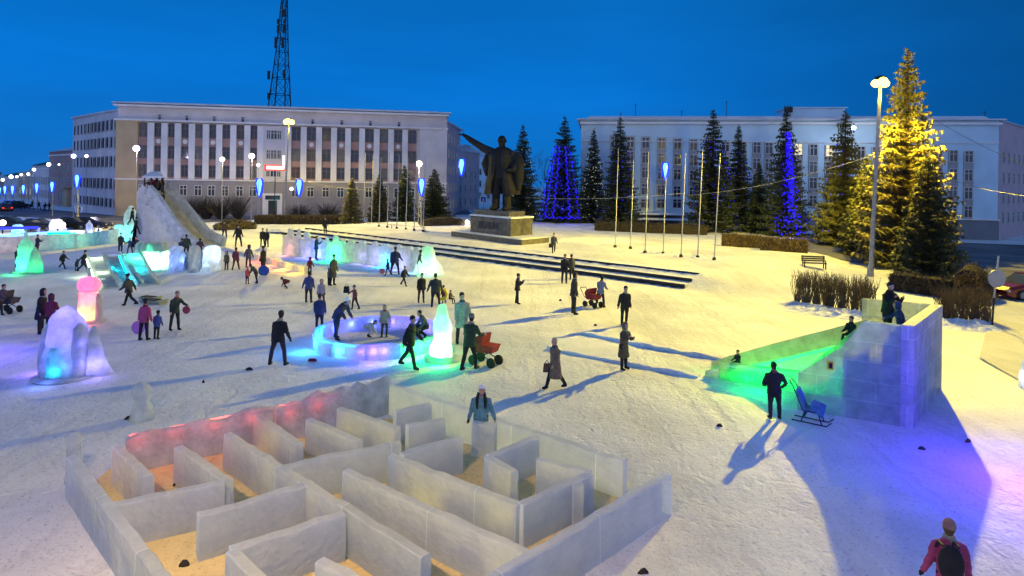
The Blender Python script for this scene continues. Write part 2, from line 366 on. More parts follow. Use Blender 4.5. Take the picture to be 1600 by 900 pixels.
# ------------------------------------------------------------------ buildings
def window(b, x, z, wd, ht, y=-.02, bars=1):
    """frame (0) and dark pane (1) in the local facade plane y"""
    b.mi = 1; b.box((x, y - .02, z), (wd, .06, ht)); b.mi = 0
    f = .11
    for dx in (-wd / 2, wd / 2): b.box((x + dx, y - .05, z), (f, .12, ht + f))
    for dz in (-ht / 2, ht / 2): b.box((x, y - .052, z + dz), (wd + f, .11, f))
    for k in range(bars): b.box((x + (k + 1 - (bars + 1) / 2) * wd / (bars + 1), y - .055, z), (.09, .08, ht))
    b.box((x, y - .056, z + ht * .18), (wd, .07, .08))
    return b
M_glass2 = mat('window_glass_curtain', (.10, .10, .11), .35, 2, .5, spec=.5); M_glass3 = mat('window_glass_brown', (.045, .035, .035), .2, spec=.5)
rwn = random.Random(11)
def add_window(par, x, z, wd, ht, y, bars=1, mats=None, proto={}):
    mats = mats or [M_frame, rwn.choice([M_glass, M_glass, M_glass, M_glass3, M_glass3, M_glass2])]
    key = (round(wd, 2), round(ht, 2), bars, mats[1].name)
    if key not in proto:
        proto[key] = window(MB(), 0, 0, wd, ht, 0, bars).build('window', mats or [M_frame, M_glass], par); o = proto[key]
    else:
        o = proto[key].copy(); COL.objects.link(o); o.parent = par
    o.location = (x, y, z); return o
M_wl = mat('plaster_lilac', (.64, .58, .58), .9, .35, .12, bump=.2, bscale=3)
M_wy = mat('plaster_ochre_and_lamplight', (.50, .37, .22), .9, .4, .12)  # ochre walls; on the office end bay it paints in warm lamp light
M_wp = mat('plaster_rose', (.40, .25, .23), .9, .5, .12)
M_wb = mat('plaster_blue_grey', (.50, .66, .76), .9, .3, .10, bump=.2, bscale=3)
M_wr = mat('plaster_recess_grey', (.30, .30, .31), .9, .4, .12)
M_plinth = mat('plinth_grey', (.20, .20, .21), .9, .4, .15)
M_trim = mat('plaster_trim', (.76, .72, .70), .85, .5, .1)
M_roofs = mat('snowy_roof', (.55, .57, .62), .8, .4, .15)

# left building: front facade frame
BL = G(178, 338); BL = Vector((AT(178, 338, 103).x, 103, 0)); BR = Vector((AT(697, 338, 112).x, 112, 0))
d = BR - BL; L = d.length; az = math.atan2(d.y, d.x); H1 = 18.6
bl = thing('office_building', 'long five storey lilac office building with tall pilasters behind the big ice slide', 'building', BL, az)
def lx(px):  # pixel column -> distance along the facade
    lo, hi = -5.0, L + 5
    for _ in range(40):
        m = (lo + hi) / 2; p = BL + d.normalized() * m; q = 800 + p.x / p.y * F
        if q < px: lo = m
        else: hi = m
    return (lo + hi) / 2
DEP = 14.0
wb = MB()
wb.mi = 0; wb.box((L / 2, DEP / 2 + .9, H1 / 2), (L, DEP - .001, H1)); wb.build('wall', [M_wl], bl)
# far-left wing going back along the street
WL = AT(112, 338, 120); wd_ = Vector((WL.x, WL.y, 0)) - BL
ang = math.atan2(wd_.y, wd_.x) - az; wl = wd_.length
wg = thing('tmp', None, None); bpy.data.objects.remove(wg)
def rotp(x, y): return (x * math.cos(ang) - y * math.sin(ang), x * math.sin(ang) + y * math.cos(ang))
pw = MB(); P0 = (0, .9); P1 = rotp(wl, 0); P2 = (P1[0] + 12, P1[1] + 9); P3 = (14, 14)
n = [P0, P3, P2, P1]
pw.rings([[(p[0], p[1], 0) for p in n], [(p[0], p[1], H1 - 1.2) for p in n]]); pw.build('wing_wall', M_wl, bl)
rf = MB(); rf.box((L / 2, DEP / 2 + .5, H1 + .12), (L + 1.2, DEP + 1.0, .24)); rf.box((L / 2, DEP / 2 + 1.5, H1 + .45), (L - 2, DEP - 3, .45), taper=.97)
rf.rings([[(p[0] * 1.02, p[1] - .3, H1 - 1.198) for p in n], [(p[0] * 1.02, p[1] - .3, H1 - .9) for p in n]])
rf.build('roof', M_roofs, bl)
zc = lambda py: HC + (YH - 3 - py) * 107.0 / F
# end bays (left: warm lamp light painted as ochre), recess panels, pilasters
eb = MB(); x0, x1 = .0, lx(213); eb.box(((x0 + x1) / 2, .55, (zc(197)) / 2), (x1 - x0, .7, zc(197))); eb.build('end_bay', M_wy, bl)
eb = MB(); x0, x1 = lx(655), L; eb.box(((x0 + x1) / 2, .55, (zc(197)) / 2), (x1 - x0, .7, zc(197))); eb.build('end_bay', M_wl, bl)
cols = [222, 244, 265, 286, 309, 330, 351, 374, 395, 461, 485, 509, 532, 553, 576, 599, 621, 643]
for c in cols: MB().box((lx(c), .86, (zc(200) + zc(284)) / 2), (1.55, .12, zc(200) - zc(284))).build('recess_panel', M_wp, bl)
seps = [233, 254.5, 275.5, 297.5, 319.5, 340.5, 362.5, 384.5, 405, 449, 473, 497, 520.5, 542.5, 564.5, 587.5, 610, 632]
for i, c in enumerate(seps):
    p = MB(); p.box((lx(c), .62, (zc(199) + zc(284)) / 2), (.98, .6, zc(199) - zc(284))); p.build('pilaster', M_trim, bl)
p = MB(); p.box((lx(426), .62, (zc(199) + zc(284)) / 2), (3.9, .55, zc(199) - zc(284))); p.build('entrance_bay', M_wl, bl)
cn = MB(); cn.box((L / 2, .35, zc(197) + .12), (L + .3, 1.1, .28)); cn.box((L / 2, .55, zc(285.5)), (L + .2, .8, .22)); cn.box((L / 2, .25, H1 - .35), (L + .5, 1.3, .3)); cn.build('cornice', M_trim, bl)
pl = MB(); pl.box((L / 2, .6, zc(287) / 2), (L - .02, .66, zc(287) - .02)); pl.build('ground_floor_wall', mat('ground_floor_grey', (.27, .25, .26), .9, .4, .12), bl)
for c in cols:
    for py, hp in ((210, 21), (243.5, 19), (272, 18)): add_window(bl, lx(c), zc(py), 1.42, hp * .109, .79, 1, [M_frameb, rwn.choice([M_glass, M_glass, M_glass3, M_glass2])])
    add_window(bl, lx(c), zc(302), 1.1, 1.7, .26)
for c in (418, 426.5, 435):
    for py in (213, 244, 272): add_window(bl, lx(c), zc(py), .62 if c != 426.5 else 1.0, 1.5, .33)
for c in (245, 288, 331, 376, 486, 532, 577, 622): add_window(bl, lx(c), zc(190.5), .55, .95, .88, 0)
md = MB()
for c in (244, 286, 330, 374, 485, 532, 576, 621):
    x = lx(c); MB().rings([[(x + .42 * math.cos(a * math.pi / 6), .74, zc(227) + .42 * math.sin(a * math.pi / 6)) for a in range(12)], [(x + .36 * math.cos(a * math.pi / 6), .66, zc(227) + .36 * math.sin(a * math.pi / 6)) for a in range(12)]]).build('medallion', M_trim, bl)
dr = MB(); dr.mi = 0; dr.box((lx(426), .15, 2.0), (3.2, .25, 4.0)); dr.mi = 1; dr.box((lx(424.5), .0, 1.5), (1.0, .1, 2.6)); dr.box((lx(428.5), .0, 1.5), (1.0, .1, 2.6)); dr.box((lx(426.5), .0, 3.3), (2.4, .1, .7)); dr.build('door', [M_trim, M_glass], bl)
# street side windows of the wing, all together
sw = MB(); loc_ = MB(); nn = 11
for k in range(nn):
    for z in (2.1, 5.3, 9.0, 12.2, 15.1):
        window(sw, 1.7 + k * (wl - 3) / (nn - 1), z, .9, 1.7 if z > 3 else 1.4, 0)
sw.v = [(*rotp(x, y + .0), z) for x, y, z in sw.v]
sw.v = [(x - .28 * math.sin(az + ang - az) * 0, y, z) for x, y, z in sw.v]
o = sw.build('side_windows', [M_frame, M_glass3r], bl); tag(o, kind='stuff')
# right return of the facade
RW = AT(718, 338, 132); rv = Vector((RW.x, RW.y, 0)) - BR; ran = math.atan2(rv.y, rv.x) - az; rl = rv.to_2d().length
def rot3(x, y): return (L + x * math.cos(ran) - y * math.sin(ran), .9 + x * math.sin(ran) + y * math.cos(ran))
pp_ = [(L - .02, .9), (L - 10, 12), rot3(rl, 9), rot3(rl, 0)]
MB().rings([[(x, y, 0) for x, y in pp_], [(x, y, H1 - 1.4) for x, y in pp_]]).build('return_wall', mat('plaster_pale_rose', (.56, .42, .44), .9, .4, .1), bl)
pp_ = [(L - .02, .5), (L - 10, 12.5), rot3(rl + .5, 9), rot3(rl + .5, -.7)]
MB().rings([[(x, y, H1 - 1.398) for x, y in pp_], [(x, y, H1 - 1.15) for x, y in pp_]]).build('return_roof', M_roofs, bl)
sr = MB()
for k in range(5):
    for z in (2.2, 5.3, 8.6, 11.6, 14.4):
        t_ = window(MB(), 2.4 + k * (rl - 4) / 4, z, 1.0, 1.6, 0); off = len(sr.v)
        sr.v += [(*rot3(x, y), zz) for x, y, zz in t_.v]; sr.f += [tuple(i + off for i in f) for f in t_.f]; sr.m += t_.m
tag(sr.build('return_windows', [M_frame, M_glass], bl), kind='stuff')
# right wing set back (pale end seen past the corner)
w2 = thing('apartment_block', 'pink and lilac apartment block down the side street left of the statue', 'building', AT(712, 335, 135))
w2.location.z = 0
b = MB(); hh = ZT(735, 240, 150); b.rings([[(0, 0, 0), (4.2, 14, 0), (0, 22, 0), (-10, 10, 0)], [(0, 0, hh), (4.2, 14, hh), (0, 22, hh), (-10, 10, hh)]]); b.build('wall', mat('plaster_pale_rose', (.56, .42, .44)), w2)
MB().rings([[(-.2, -.4, hh + .002), (4.7, 14, hh + .002), (0, 22.5, hh + .002), (-10, 10, hh + .002)], [(1.5, 5, hh + 1.6), (2.5, 12, hh + 1.6), (0, 17, hh + 1.6), (-6, 9, hh + 1.6)]]).build('roof', M_roofs, w2)
b = MB()
for k in range(4):
    for z in (2, 5, 8):
        t_ = window(MB(), 0, 0, 1.0, 1.6, 0); off = len(b.v); a_ = math.atan2(14, 4.2); ox, oy = 4.2 * (.15 + .22 * k), 14 * (.15 + .22 * k)
        b.v += [(ox + x * math.cos(a_) - y * math.sin(a_), oy + x * math.sin(a_) + y * math.cos(a_), zz + z) for x, y, zz in t_.v]; b.f += [tuple(i + off for i in f) for f in t_.f]; b.m += t_.m
tag(b.build('window_rows', [M_frame, M_glass], w2), kind='stuff')
w3 = thing('apartment_block', 'blue grey apartment block with snowy gables nearer the statue', 'building', (AT(742, 335, 185).x, 185, 0))
b = MB(); hh = ZT(760, 243, 185); b.box((5, 6, hh / 2), (11, 12, hh)); b.build('wall', M_wb, w3)
MB().rings([[(-1, -.4, hh + .002), (11, -.4, hh + .002), (11, 12.4, hh + .002), (-1, 12.4, hh + .002)], [(1, 5, hh + 2.2), (9, 5, hh + 2.2), (9, 7, hh + 2.2), (1, 7, hh + 2.2)]]).build('roof', M_roofs, w3)
for k in range(4):
    for z in (2.5, 6, 9.5): add_window(w3, 1.2 + k * 2.6, z, 1.1, 1.8, -.02)

# right building
RL = Vector((AT(906, 340, 108).x, 108, -1.5)); RR = Vector((AT(1560, 375, 99).x, 99, -1.5))
d2 = RR - RL; L2 = d2.length; az2 = math.atan2(d2.y, d2.x)
H2 = (HC + 1.5) + 11.5
rb = thing('administration_building', 'long pale blue grey office building with vertical window bays behind the fir row', 'building', RL, az2)
def lx2(px):
    lo, hi = -5.0, L2 + 5
    for _ in range(40):
        m = (lo + hi) / 2; p = RL + d2.normalized() * m; q = 800 + p.x / p.y * F + ROLL * 60
        if q < px: lo = m
        else: hi = m
    return (lo + hi) / 2
def zr(px, py):
    p = RL + d2.normalized() * lx2(px); r = ray(px, py); return HC + r.z * p.y / F + 1.5
H2a, H2b = zr(906, 179), zr(1560, 197); H2 = (H2a + H2b) / 2
b = MB(); b.box((L2 / 2, 9.3, H2 / 2), (L2, 18, H2)); b.build('wall', M_wb, rb)
SW = AT(1650, 380, 128); sv = Vector((SW.x, SW.y, -1.5)) - RR; san = math.atan2(sv.y, sv.x) - az2; slen = sv.to_2d().length
def rot2(x, y): return (L2 + x * math.cos(san) - y * math.sin(san), .3 + x * math.sin(san) + y * math.cos(san))
pp_ = [(L2 - .02, .3), (L2 - 14, 14), (rot2(slen, 12)), (rot2(slen, 0))]
MB().rings([[(x, y, 0) for x, y in pp_], [(x, y, H2 - .02) for x, y in pp_]]).build('side_wall', mat('plaster_pale_rose', (.56, .42, .44), .9, .4, .1), rb)
pp_ = [(L2 - .02, -.1), (L2 - 14, 14.5), (rot2(slen, 12.5)), (rot2(slen, -.5))]
MB().rings([[(x, y, H2 - .018) for x, y in pp_], [(x, y, H2 + .16) for x, y in pp_]]).build('side_roof', M_roofs, rb)
MB().box((L2 / 2, 9.2, H2 + .1), (L2 + 1.4, 19.4, .2)).box((L2 / 2, 9.2, H2 + .5), (L2 - 1, 16, .6), taper=.97).build('roof', M_roofs, rb)
b = MB(); b.box((L2 / 2, .05, H2 - .55), (L2 + .4, .8, .35)); b.box((L2 / 2, .15, zr(1240, 222)), (L2, .2, .12)); b.box((L2 / 2, -.05, zr(1240, 337)), (L2, .6, .2)); b.build('cornice', M_trim, rb)
b = MB(); z_ = zr(1240, 339); b.box((L2 / 2, .1, z_ / 2), (L2 - .04, .5, z_)); b.build('plinth', M_plinth, rb)
cx = [985 - 25, 985, 1009, 1034, 1059, 1084, 1109, 1134, 1160, 1183, 1202, 1224, 1248, 1272, 1297, 1322, 1346, 1370, 1394, 1418, 1442, 1467, 1491, 1515]
rc = MB()
for c in cx:
    yt = 212 + (c - 985) * .047; yb = 303 + (c - 985) * .079
    MB().box((lx2(c), .28, (zr(c, yt) + zr(c, yb)) / 2), (1.5, .1, zr(c, yt) - zr(c, yb))).build('recess_panel', M_wr, rb)
for c in cx:
    for k, (y0, sl) in enumerate(((222, .043), (245, .055), (268, .064), (294, .070))):
        litw = (c == 1297 and k == 0) or (c == 1248 and k == 0)
        add_window(rb, lx2(c), zr(c, y0 + (c - 985) * sl), 1.2, 1.85, .2, 1, [M_frame, M_lit] if litw else None)
for c in cx[1:5]: add_window(rb, lx2(c), zr(c, 318), 1.4, 1.5, -.2, 1)
b = MB(); b.box((lx2(1027), -1.6, zr(1027, 333)), (8.5, 3.2, .3)); b.box((lx2(1027), -1.2, zr(1027, 341)), (9.5, 3.8, .3))
b.build('entrance_canopy', mat('snowy_canopy', (.7, .75, .8), .8), rb)
b = MB()
for k in range(9):
    for z in (3.4, 6.6, 9.9, 13.2):
        t_ = window(MB(), 3.0 + k * 3.4, z, 1.2, 1.8, 0); off = len(b.v)
        b.v += [(*rot2(x, y), zz) for x, y, zz in t_.v]; b.f += [tuple(i + off for i in f) for f in t_.f]; b.m += t_.m
tag(b.build('side_windows', [M_frame, M_glass3r], rb), kind='stuff')
# low penthouse and flags on the roof
b = MB(); b.box((lx2(1290), 8, H2 + 1.6), (9.5, 6, 1.9)); b.box((lx2(1290), 7.9, H2 + 2.63), (10.2, 6.6, .16)); b.build('penthouse', M_wb, rb)
for px in (1236, 1241, 1245.5): MB().tube([(lx2(px), 4, H2 + .3), (lx2(px), 4, H2 + 3.0)], .05, 6).box((lx2(px) + .22, 4, H2 + 2.2), (.35, .04, 1.0)).build('flag', M_dark, rb)
for px, hgt in ((1140, 3.6), (994, 3.2), (1068, 2.0), (1556, 1.8), (970, 1.6)): MB().tube([(lx2(px), 3, H2 + .3), (lx2(px), 3, H2 + hgt)], .05, 5).box((lx2(px), 3, H2 + hgt - .3), (.5, .05, .06)).build('roof_antenna', M_dark, rb)
# dishes
for px in ():
    o = MB().lathe([(.1, 0), (.85, .25), (1.2, .7), (1.15, .72), (.8, .3), (.1, .08)], n=18).build('satellite_dish', M_plinth, rb, loc=(lx2(px), 4, H2 + 2.0)); o.rotation_euler = (R(80), 0, 0)

# row of houses down the left street
row = [(76, 114, 236, 134, M_wp, 'rose plastered house with a porch next to the office building'), (50, 78, 258, 152, M_wl, 'grey lilac house with tall bays, second along the left street'),
       (28, 52, 270, 172, M_wy, 'ochre house with shop lights, third along the left street'), (6, 30, 275, 196, M_wl, 'dim grey house, fourth along the left street'), (-60, 8, 279, 225, M_wp, 'farthest dark rose house at the left edge of the street')]
for i, (a, c, yt, dd, m, lb) in enumerate(row):
    A = AT(a, 320, dd * 1.06); B_ = AT(c, 320, dd * .97); e = Vector((B_.x - A.x, B_.y - A.y, 0)); Lr = e.length; hh = ZT((a + c) / 2, yt, dd)
    t = thing('terraced_house', lb, 'house', (A.x, A.y, 0), math.atan2(e.y, e.x), 'houses along the left street')
    MB().box((Lr / 2, 5, hh / 2), (Lr, 10, hh)).build('wall', m, t)
    rr = MB().rings([[(-.3, -.5, hh + .002), (Lr + .3, -.5, hh + .002), (Lr + .3, 10.5, hh + .002), (-.3, 10.5, hh + .002)], [(1, 4, hh + 1.4), (Lr - 1, 4, hh + 1.4), (Lr - 1, 6, hh + 1.4), (1, 6, hh + 1.4)]]).build('roof', M_dark if i % 2 else M_roofs, t)
    MB().box((Lr * .5, 5, hh + 1.6), (1.2, .8, 1.6)).build('chimney', M_plinth, rr)
    MB().box((Lr / 2, -.1, hh - .8), (Lr, .3, .3)).build('cornice', M_trim, t)
    nw = max(2, int(Lr / 2.4))
    if i == 0:
        MB().box((Lr * .82, -.35, 1.9), (2.6, .6, 3.8)).box((Lr * .82, -.6, 4.0), (3.6, 1.4, .3)).build('porch', M_wy, t)
    for k in range(nw):
        for z in (2.0, 5.2, 8.2):
            if z < hh - 1.5 and not (i == 0 and k == nw - 1 and z < 3): add_window(t, Lr * (k + .5) / nw, z, 1.0, 1.7, -.03, 1, [M_frame, M_lit] if (z == 2.0 and i == 2 and k % 2) else None)

# ------------------------------------------------------------------ radio mast
D = 190; base = AT(431, 270, D); mz = ZT(431, 160, D) - 14
t = thing('radio_mast', 'tall dark lattice radio mast rising behind the office building roof', 'mast', (base.x, D, 0))
def mw(z):  # half width by height
    z1, z2, z3 = ZT(431, 162, D), ZT(431, 78, D), ZT(431, -40, D)
    if z < z2: return 4.0 - (4.0 - 1.35) * max(0, z) / z2 * 1.0 if z < 0 else 4.3 + (1.35 - 4.3) * (z / z2) ** 1.0
    return 1.35 + (.32 - 1.35) * (z - z2) / (z3 - z2)
zt = ZT(431, -60, D); zl = [0, 8, 15, 21, 27, 32, 37, 41, 45, 49, 53, 57, 61, 65, zt]
tilt = .0
for sx_, sy_ in ((-1, -1), (1, -1), (1, 1), (-1, 1)):
    MB().tube([(sx_ * mw(z) + z * .03, sy_ * mw(z), z) for z in zl], [.20 if z < 40 else .15 for z in zl], 5).build('leg', M_dark, t)
b = MB()
for i in range(len(zl) - 1):
    z0, z1 = zl[i], zl[i + 1]; w0, w1 = mw(z0), mw(z1); o0, o1 = z0 * .03, z1 * .03
    cs = ((-1, -1), (1, -1), (1, 1), (-1, 1))
    for k in range(4):
        a, c = cs[k], cs[(k + 1) % 4]
        b.tube([(a[0] * w0 + o0, a[1] * w0, z0), (c[0] * w1 + o1, c[1] * w1, z1)], .06, 4); b.tube([(c[0] * w0 + o0, c[1] * w0, z0), (a[0] * w1 + o1, a[1] * w1, z1)], .06, 4)
        b.tube([(a[0] * w1 + o1, a[1] * w1, z1), (c[0] * w1 + o1, c[1] * w1, z1)], .1, 4)
b.build('bracing', M_dark, t)
for (px, py, sz) in ((419, 117, 2.6), (443, 115, 2.4), (430, 66, 3.2), (441, 66, 3.2), (434, 45, 2.4), (443, 44, 2.6), (434, 33, 1.4), (443, 20, 2.2), (444, 33, 1.2), (419, 150, 2)):
    p = AT(px, py, D - 3); MB().box((p.x - base.x, -2.6, p.z), (.7, .4, sz)).build('panel_antenna', M_dark, t)

# ------------------------------------------------------------------ statue and pedestal
c1, c2, c3 = G(705, 369), G(815, 384), G(858, 379)
pz = terr(c2.x, c2.y)
e1 = (c1 - c2).to_2d(); e2v = (c3 - c2).to_2d()
pa = math.atan2(-e1.y, -e1.x)  # local +x runs along the front face to the right
e2u = e2v.normalized(); W1 = e1.length
cen = G(797, 377)
ped = thing('stone_pedestal', 'dark granite pedestal block on a wide low slab under the statue', 'pedestal', (c2.x, c2.y, pz))
def pf(a, b, z): # a along front to the left (m), b along right face (m)
    q = e1.normalized() * a + e2u * b; return (q.x, q.y, z)
W2 = e2v.length
MB().rings([[pf(0, 0, -.3), pf(0, W2, -.3), pf(W1, W2, -.3), pf(W1, 0, -.3)], [pf(0, 0, .5), pf(0, W2, .5), pf(W1, W2, .5), pf(W1, 0, .5)]]).build('base_slab', M_stone, ped)
MB().rings([[pf(.1, .1, .502), pf(.1, W2 - .1, .502), pf(W1 - .1, W2 - .1, .502), pf(W1 - .1, .1, .502)], [pf(.2, .2, .58), pf(.2, W2 - .2, .58), pf(W1 - .2, W2 - .2, .58), pf(W1 - .2, .2, .58)]]).build('slab_snow', M_snow, ped)
# block: front face px 735..797, right face 797..832
def along(px, b0):
    lo, hi = -2.0, W1 + 4
    for _ in range(40):
        m = (lo + hi) / 2; q = pf(m, b0, 0); X = q[0] + c2.x; Y = q[1] + c2.y
        if 800 + X / Y * F > px: lo = m
        else: hi = m
    return (lo + hi) / 2
B0 = 1.0; A0 = along(799, B0); A1 = along(736, B0)
lo, hi = B0, 14
for _ in range(40):
    m = (lo + hi) / 2; q = pf(A0, m, 0); 
    if 800 + (q[0] + c2.x) / (q[1] + c2.y) * F < 833: lo = m
    else: hi = m
B1 = (lo + hi) / 2
q = pf(A0, B0, 0); zt_ = ZT(799, 342, q[1] + c2.y) - pz
def blk(a0, a1, b0, b1, z0, z1): return [[pf(a0, b0, z0), pf(a0, b1, z0), pf(a1, b1, z0), pf(a1, b0, z0)], [pf(a0, b0, z1), pf(a0, b1, z1), pf(a1, b1, z1), pf(a1, b0, z1)]]
MB().rings(blk(A0, A1, B0, B1, .5, zt_)).build('block', M_stoneb, ped)
MB().rings(blk(A0 - .1, A1 + .1, B0 - .1, B1 + .1, zt_ + .002, zt_ + .14)).build('block_snow', M_snow, ped)
MB().rings(blk(A0 + .7, A1 - .1, B0 + .5, B1 - .5, zt_ + .142, zt_ + .62)).build('plinth_top', M_stone, ped)
zs = zt_ + .62
# inscription
fc = bpy.data.curves.new('inscription', 'FONT'); fc.body = 'ЛЕНИН'; fc.size = .95; fc.extrude = .02; fc.align_x = 'CENTER'
fo = bpy.data.objects.new('inscription', fc); COL.objects.link(fo); fo.parent = ped
fo.data.materials.append(mat('inscription_grey', (.035, .035, .04), .6))
q = pf((A0 + A1) / 2 + .3, B0 - .03, zt_ - 1.15); fo.location = q; fo.rotation_euler = (R(90), 0, pa)
bpy.context.view_layer.update(); me_ = bpy.data.meshes.new_from_object(fo.evaluated_get(bpy.context.evaluated_depsgraph_get())); fm_ = bpy.data.objects.new('inscription', me_); COL.objects.link(fm_); fm_.parent = ped; fm_.location = q; fm_.rotation_euler = fo.rotation_euler; bpy.data.objects.remove(fo)

# figure
sq = pf((A0 + A1) / 2, (B0 + B1) / 2, 0); sb = Vector((sq[0] + c2.x, sq[1] + c2.y, zs + pz)); SH = (ZT(783, 212, sb.y) - sb.z)
k_ = SH / 1.86
stt = thing('bronze_statue', 'dark bronze statue of a man in a long coat pointing with raised arm', 'statue', sb, R(-22))
stt.scale = (k_ * 1.18, k_ * 1.18, k_)
def vox(mbd, name, m, parent, size, smooth=True):
    """fuse the shapes of a builder into one continuous surface"""
    o = mbd.build(name, m, parent, smooth)
    md_ = o.modifiers.new('r', 'REMESH'); md_.mode = 'VOXEL'; md_.voxel_size = size; md_.use_smooth_shade = True
    sm_ = o.modifiers.new('s', 'SMOOTH'); sm_.iterations = 3; sm_.factor = .5
    pr = o.parent; o.parent = None
    bpy.context.view_layer.update(); dg = bpy.context.evaluated_depsgraph_get()
    me = bpy.data.meshes.new_from_object(o.evaluated_get(dg)); old = o.data
    o.modifiers.clear(); o.data = me; me.name = name; o.parent = pr
    return o
b = MB()
for s in (-1, 1): b.tube([(s * .13, 0, .04), (s * .12, .0, .5), (s * .11, 0, .9)], [.09, .095, .14], 10); b.ball((s * .14, -.08, .05), (.08, .17, .06))
def oval(cx, cy, z, rx, ry, n=14): return [(cx + rx * math.cos(2 * math.pi * j / n), cy + ry * math.sin(2 * math.pi * j / n), z) for j in range(n)]
b.rings([oval(0, 0, .78, .22, .16), oval(0, 0, 1.1, .23, .17), oval(0, 0, 1.38, .25, .17), oval(0, 0, 1.50, .20, .13), oval(0, 0, 1.58, .08, .08)])
b.tube([(0, 0, 1.5), (0, 0, 1.68)], .07, 8)
b.ball((0, -.01, 1.745), (.09, .11, .125)); b.ball((0, -.12, 1.73), (.02, .03, .025)); b.ball((0, -.1, 1.65), (.045, .04, .06))
for s in (-1, 1): b.ball((s * .092, 0, 1.73), (.015, .03, .035))
# raised arm (viewer's left)
b.tube([(-.22, 0, 1.44), (-.42, -.06, 1.56), (-.66, -.12, 1.74), (-.80, -.15, 1.86)], [.12, .095, .075, .05], 10)
b.ball((-.84, -.16, 1.885), (.06, .035, .035))
for k in range(4): b.tube([(-.86, -.19 + k * .022, 1.885), (-.95, -.19 + k * .022, 1.895 - k * .008)], [.016, .012], 6)
b.tube([(-.83, -.13, 1.90), (-.86, -.12, 1.95)], [.016, .012], 6)
# lowered arm, bent, holding the coat
b.tube([(.23, 0, 1.44), (.34, -.02, 1.18), (.30, -.16, .98), (.2, -.22, 1.0)], [.12, .10, .075, .05], 10)
vox(b, 'body', M_bronze, stt, .02)
b = MB()
def coat_ring(z, rx, ry, cy, open_=.25, n=22):
    ps = []
    for j in range(n):
        a = -math.pi / 2 + open_ + (2 * math.pi - 2 * open_) * j / (n - 1)
        q = 1 + .05 * math.sin(a * 7 + z * 3); ps.append((rx * q * math.cos(a), cy + ry * q * math.sin(a), z))
    return ps
outer = [coat_ring(.40, .40, .30, .05, .5), coat_ring(.62, .37, .28, .04, .45), coat_ring(.9, .31, .24, .02, .32), coat_ring(1.15, .29, .22, .01, .25), coat_ring(1.36, .30, .21, 0, .22), coat_ring(1.48, .25, .17, .01, .25), coat_ring(1.57, .12, .11, .02, .5)]
inner = [[(x * .9, y * .9, z + .001) for x, y, z in r] for r in outer]
n_ = 22
for i in range(len(outer) - 1):
    for j in range(n_ - 1):
        b.quad(outer[i][j], outer[i][j + 1], outer[i + 1][j + 1], outer[i + 1][j]); b.quad(inner[i][j + 1], inner[i][j], inner[i + 1][j], inner[i + 1][j + 1])
    b.quad(outer[i][0], outer[i + 1][0], inner[i + 1][0], inner[i][0]); b.quad(outer[i][-1], inner[i][-1], inner[i + 1][-1], outer[i + 1][-1])
for j in range(n_ - 1): b.quad(outer[0][j + 1], outer[0][j], inner[0][j], inner[0][j + 1])
b.tube([(.28, 0, 1.4), (.39, .0, 1.2), (.40, -.02, .85), (.37, .02, .5)], [.10, .13, .11, .07], 8)
b.tube([(-.30, .05, 1.42), (-.38, .06, 1.15), (-.36, .05, .85)], [.09, .12, .04], 8)
b.build('coat', M_bronze, stt, smooth=True)

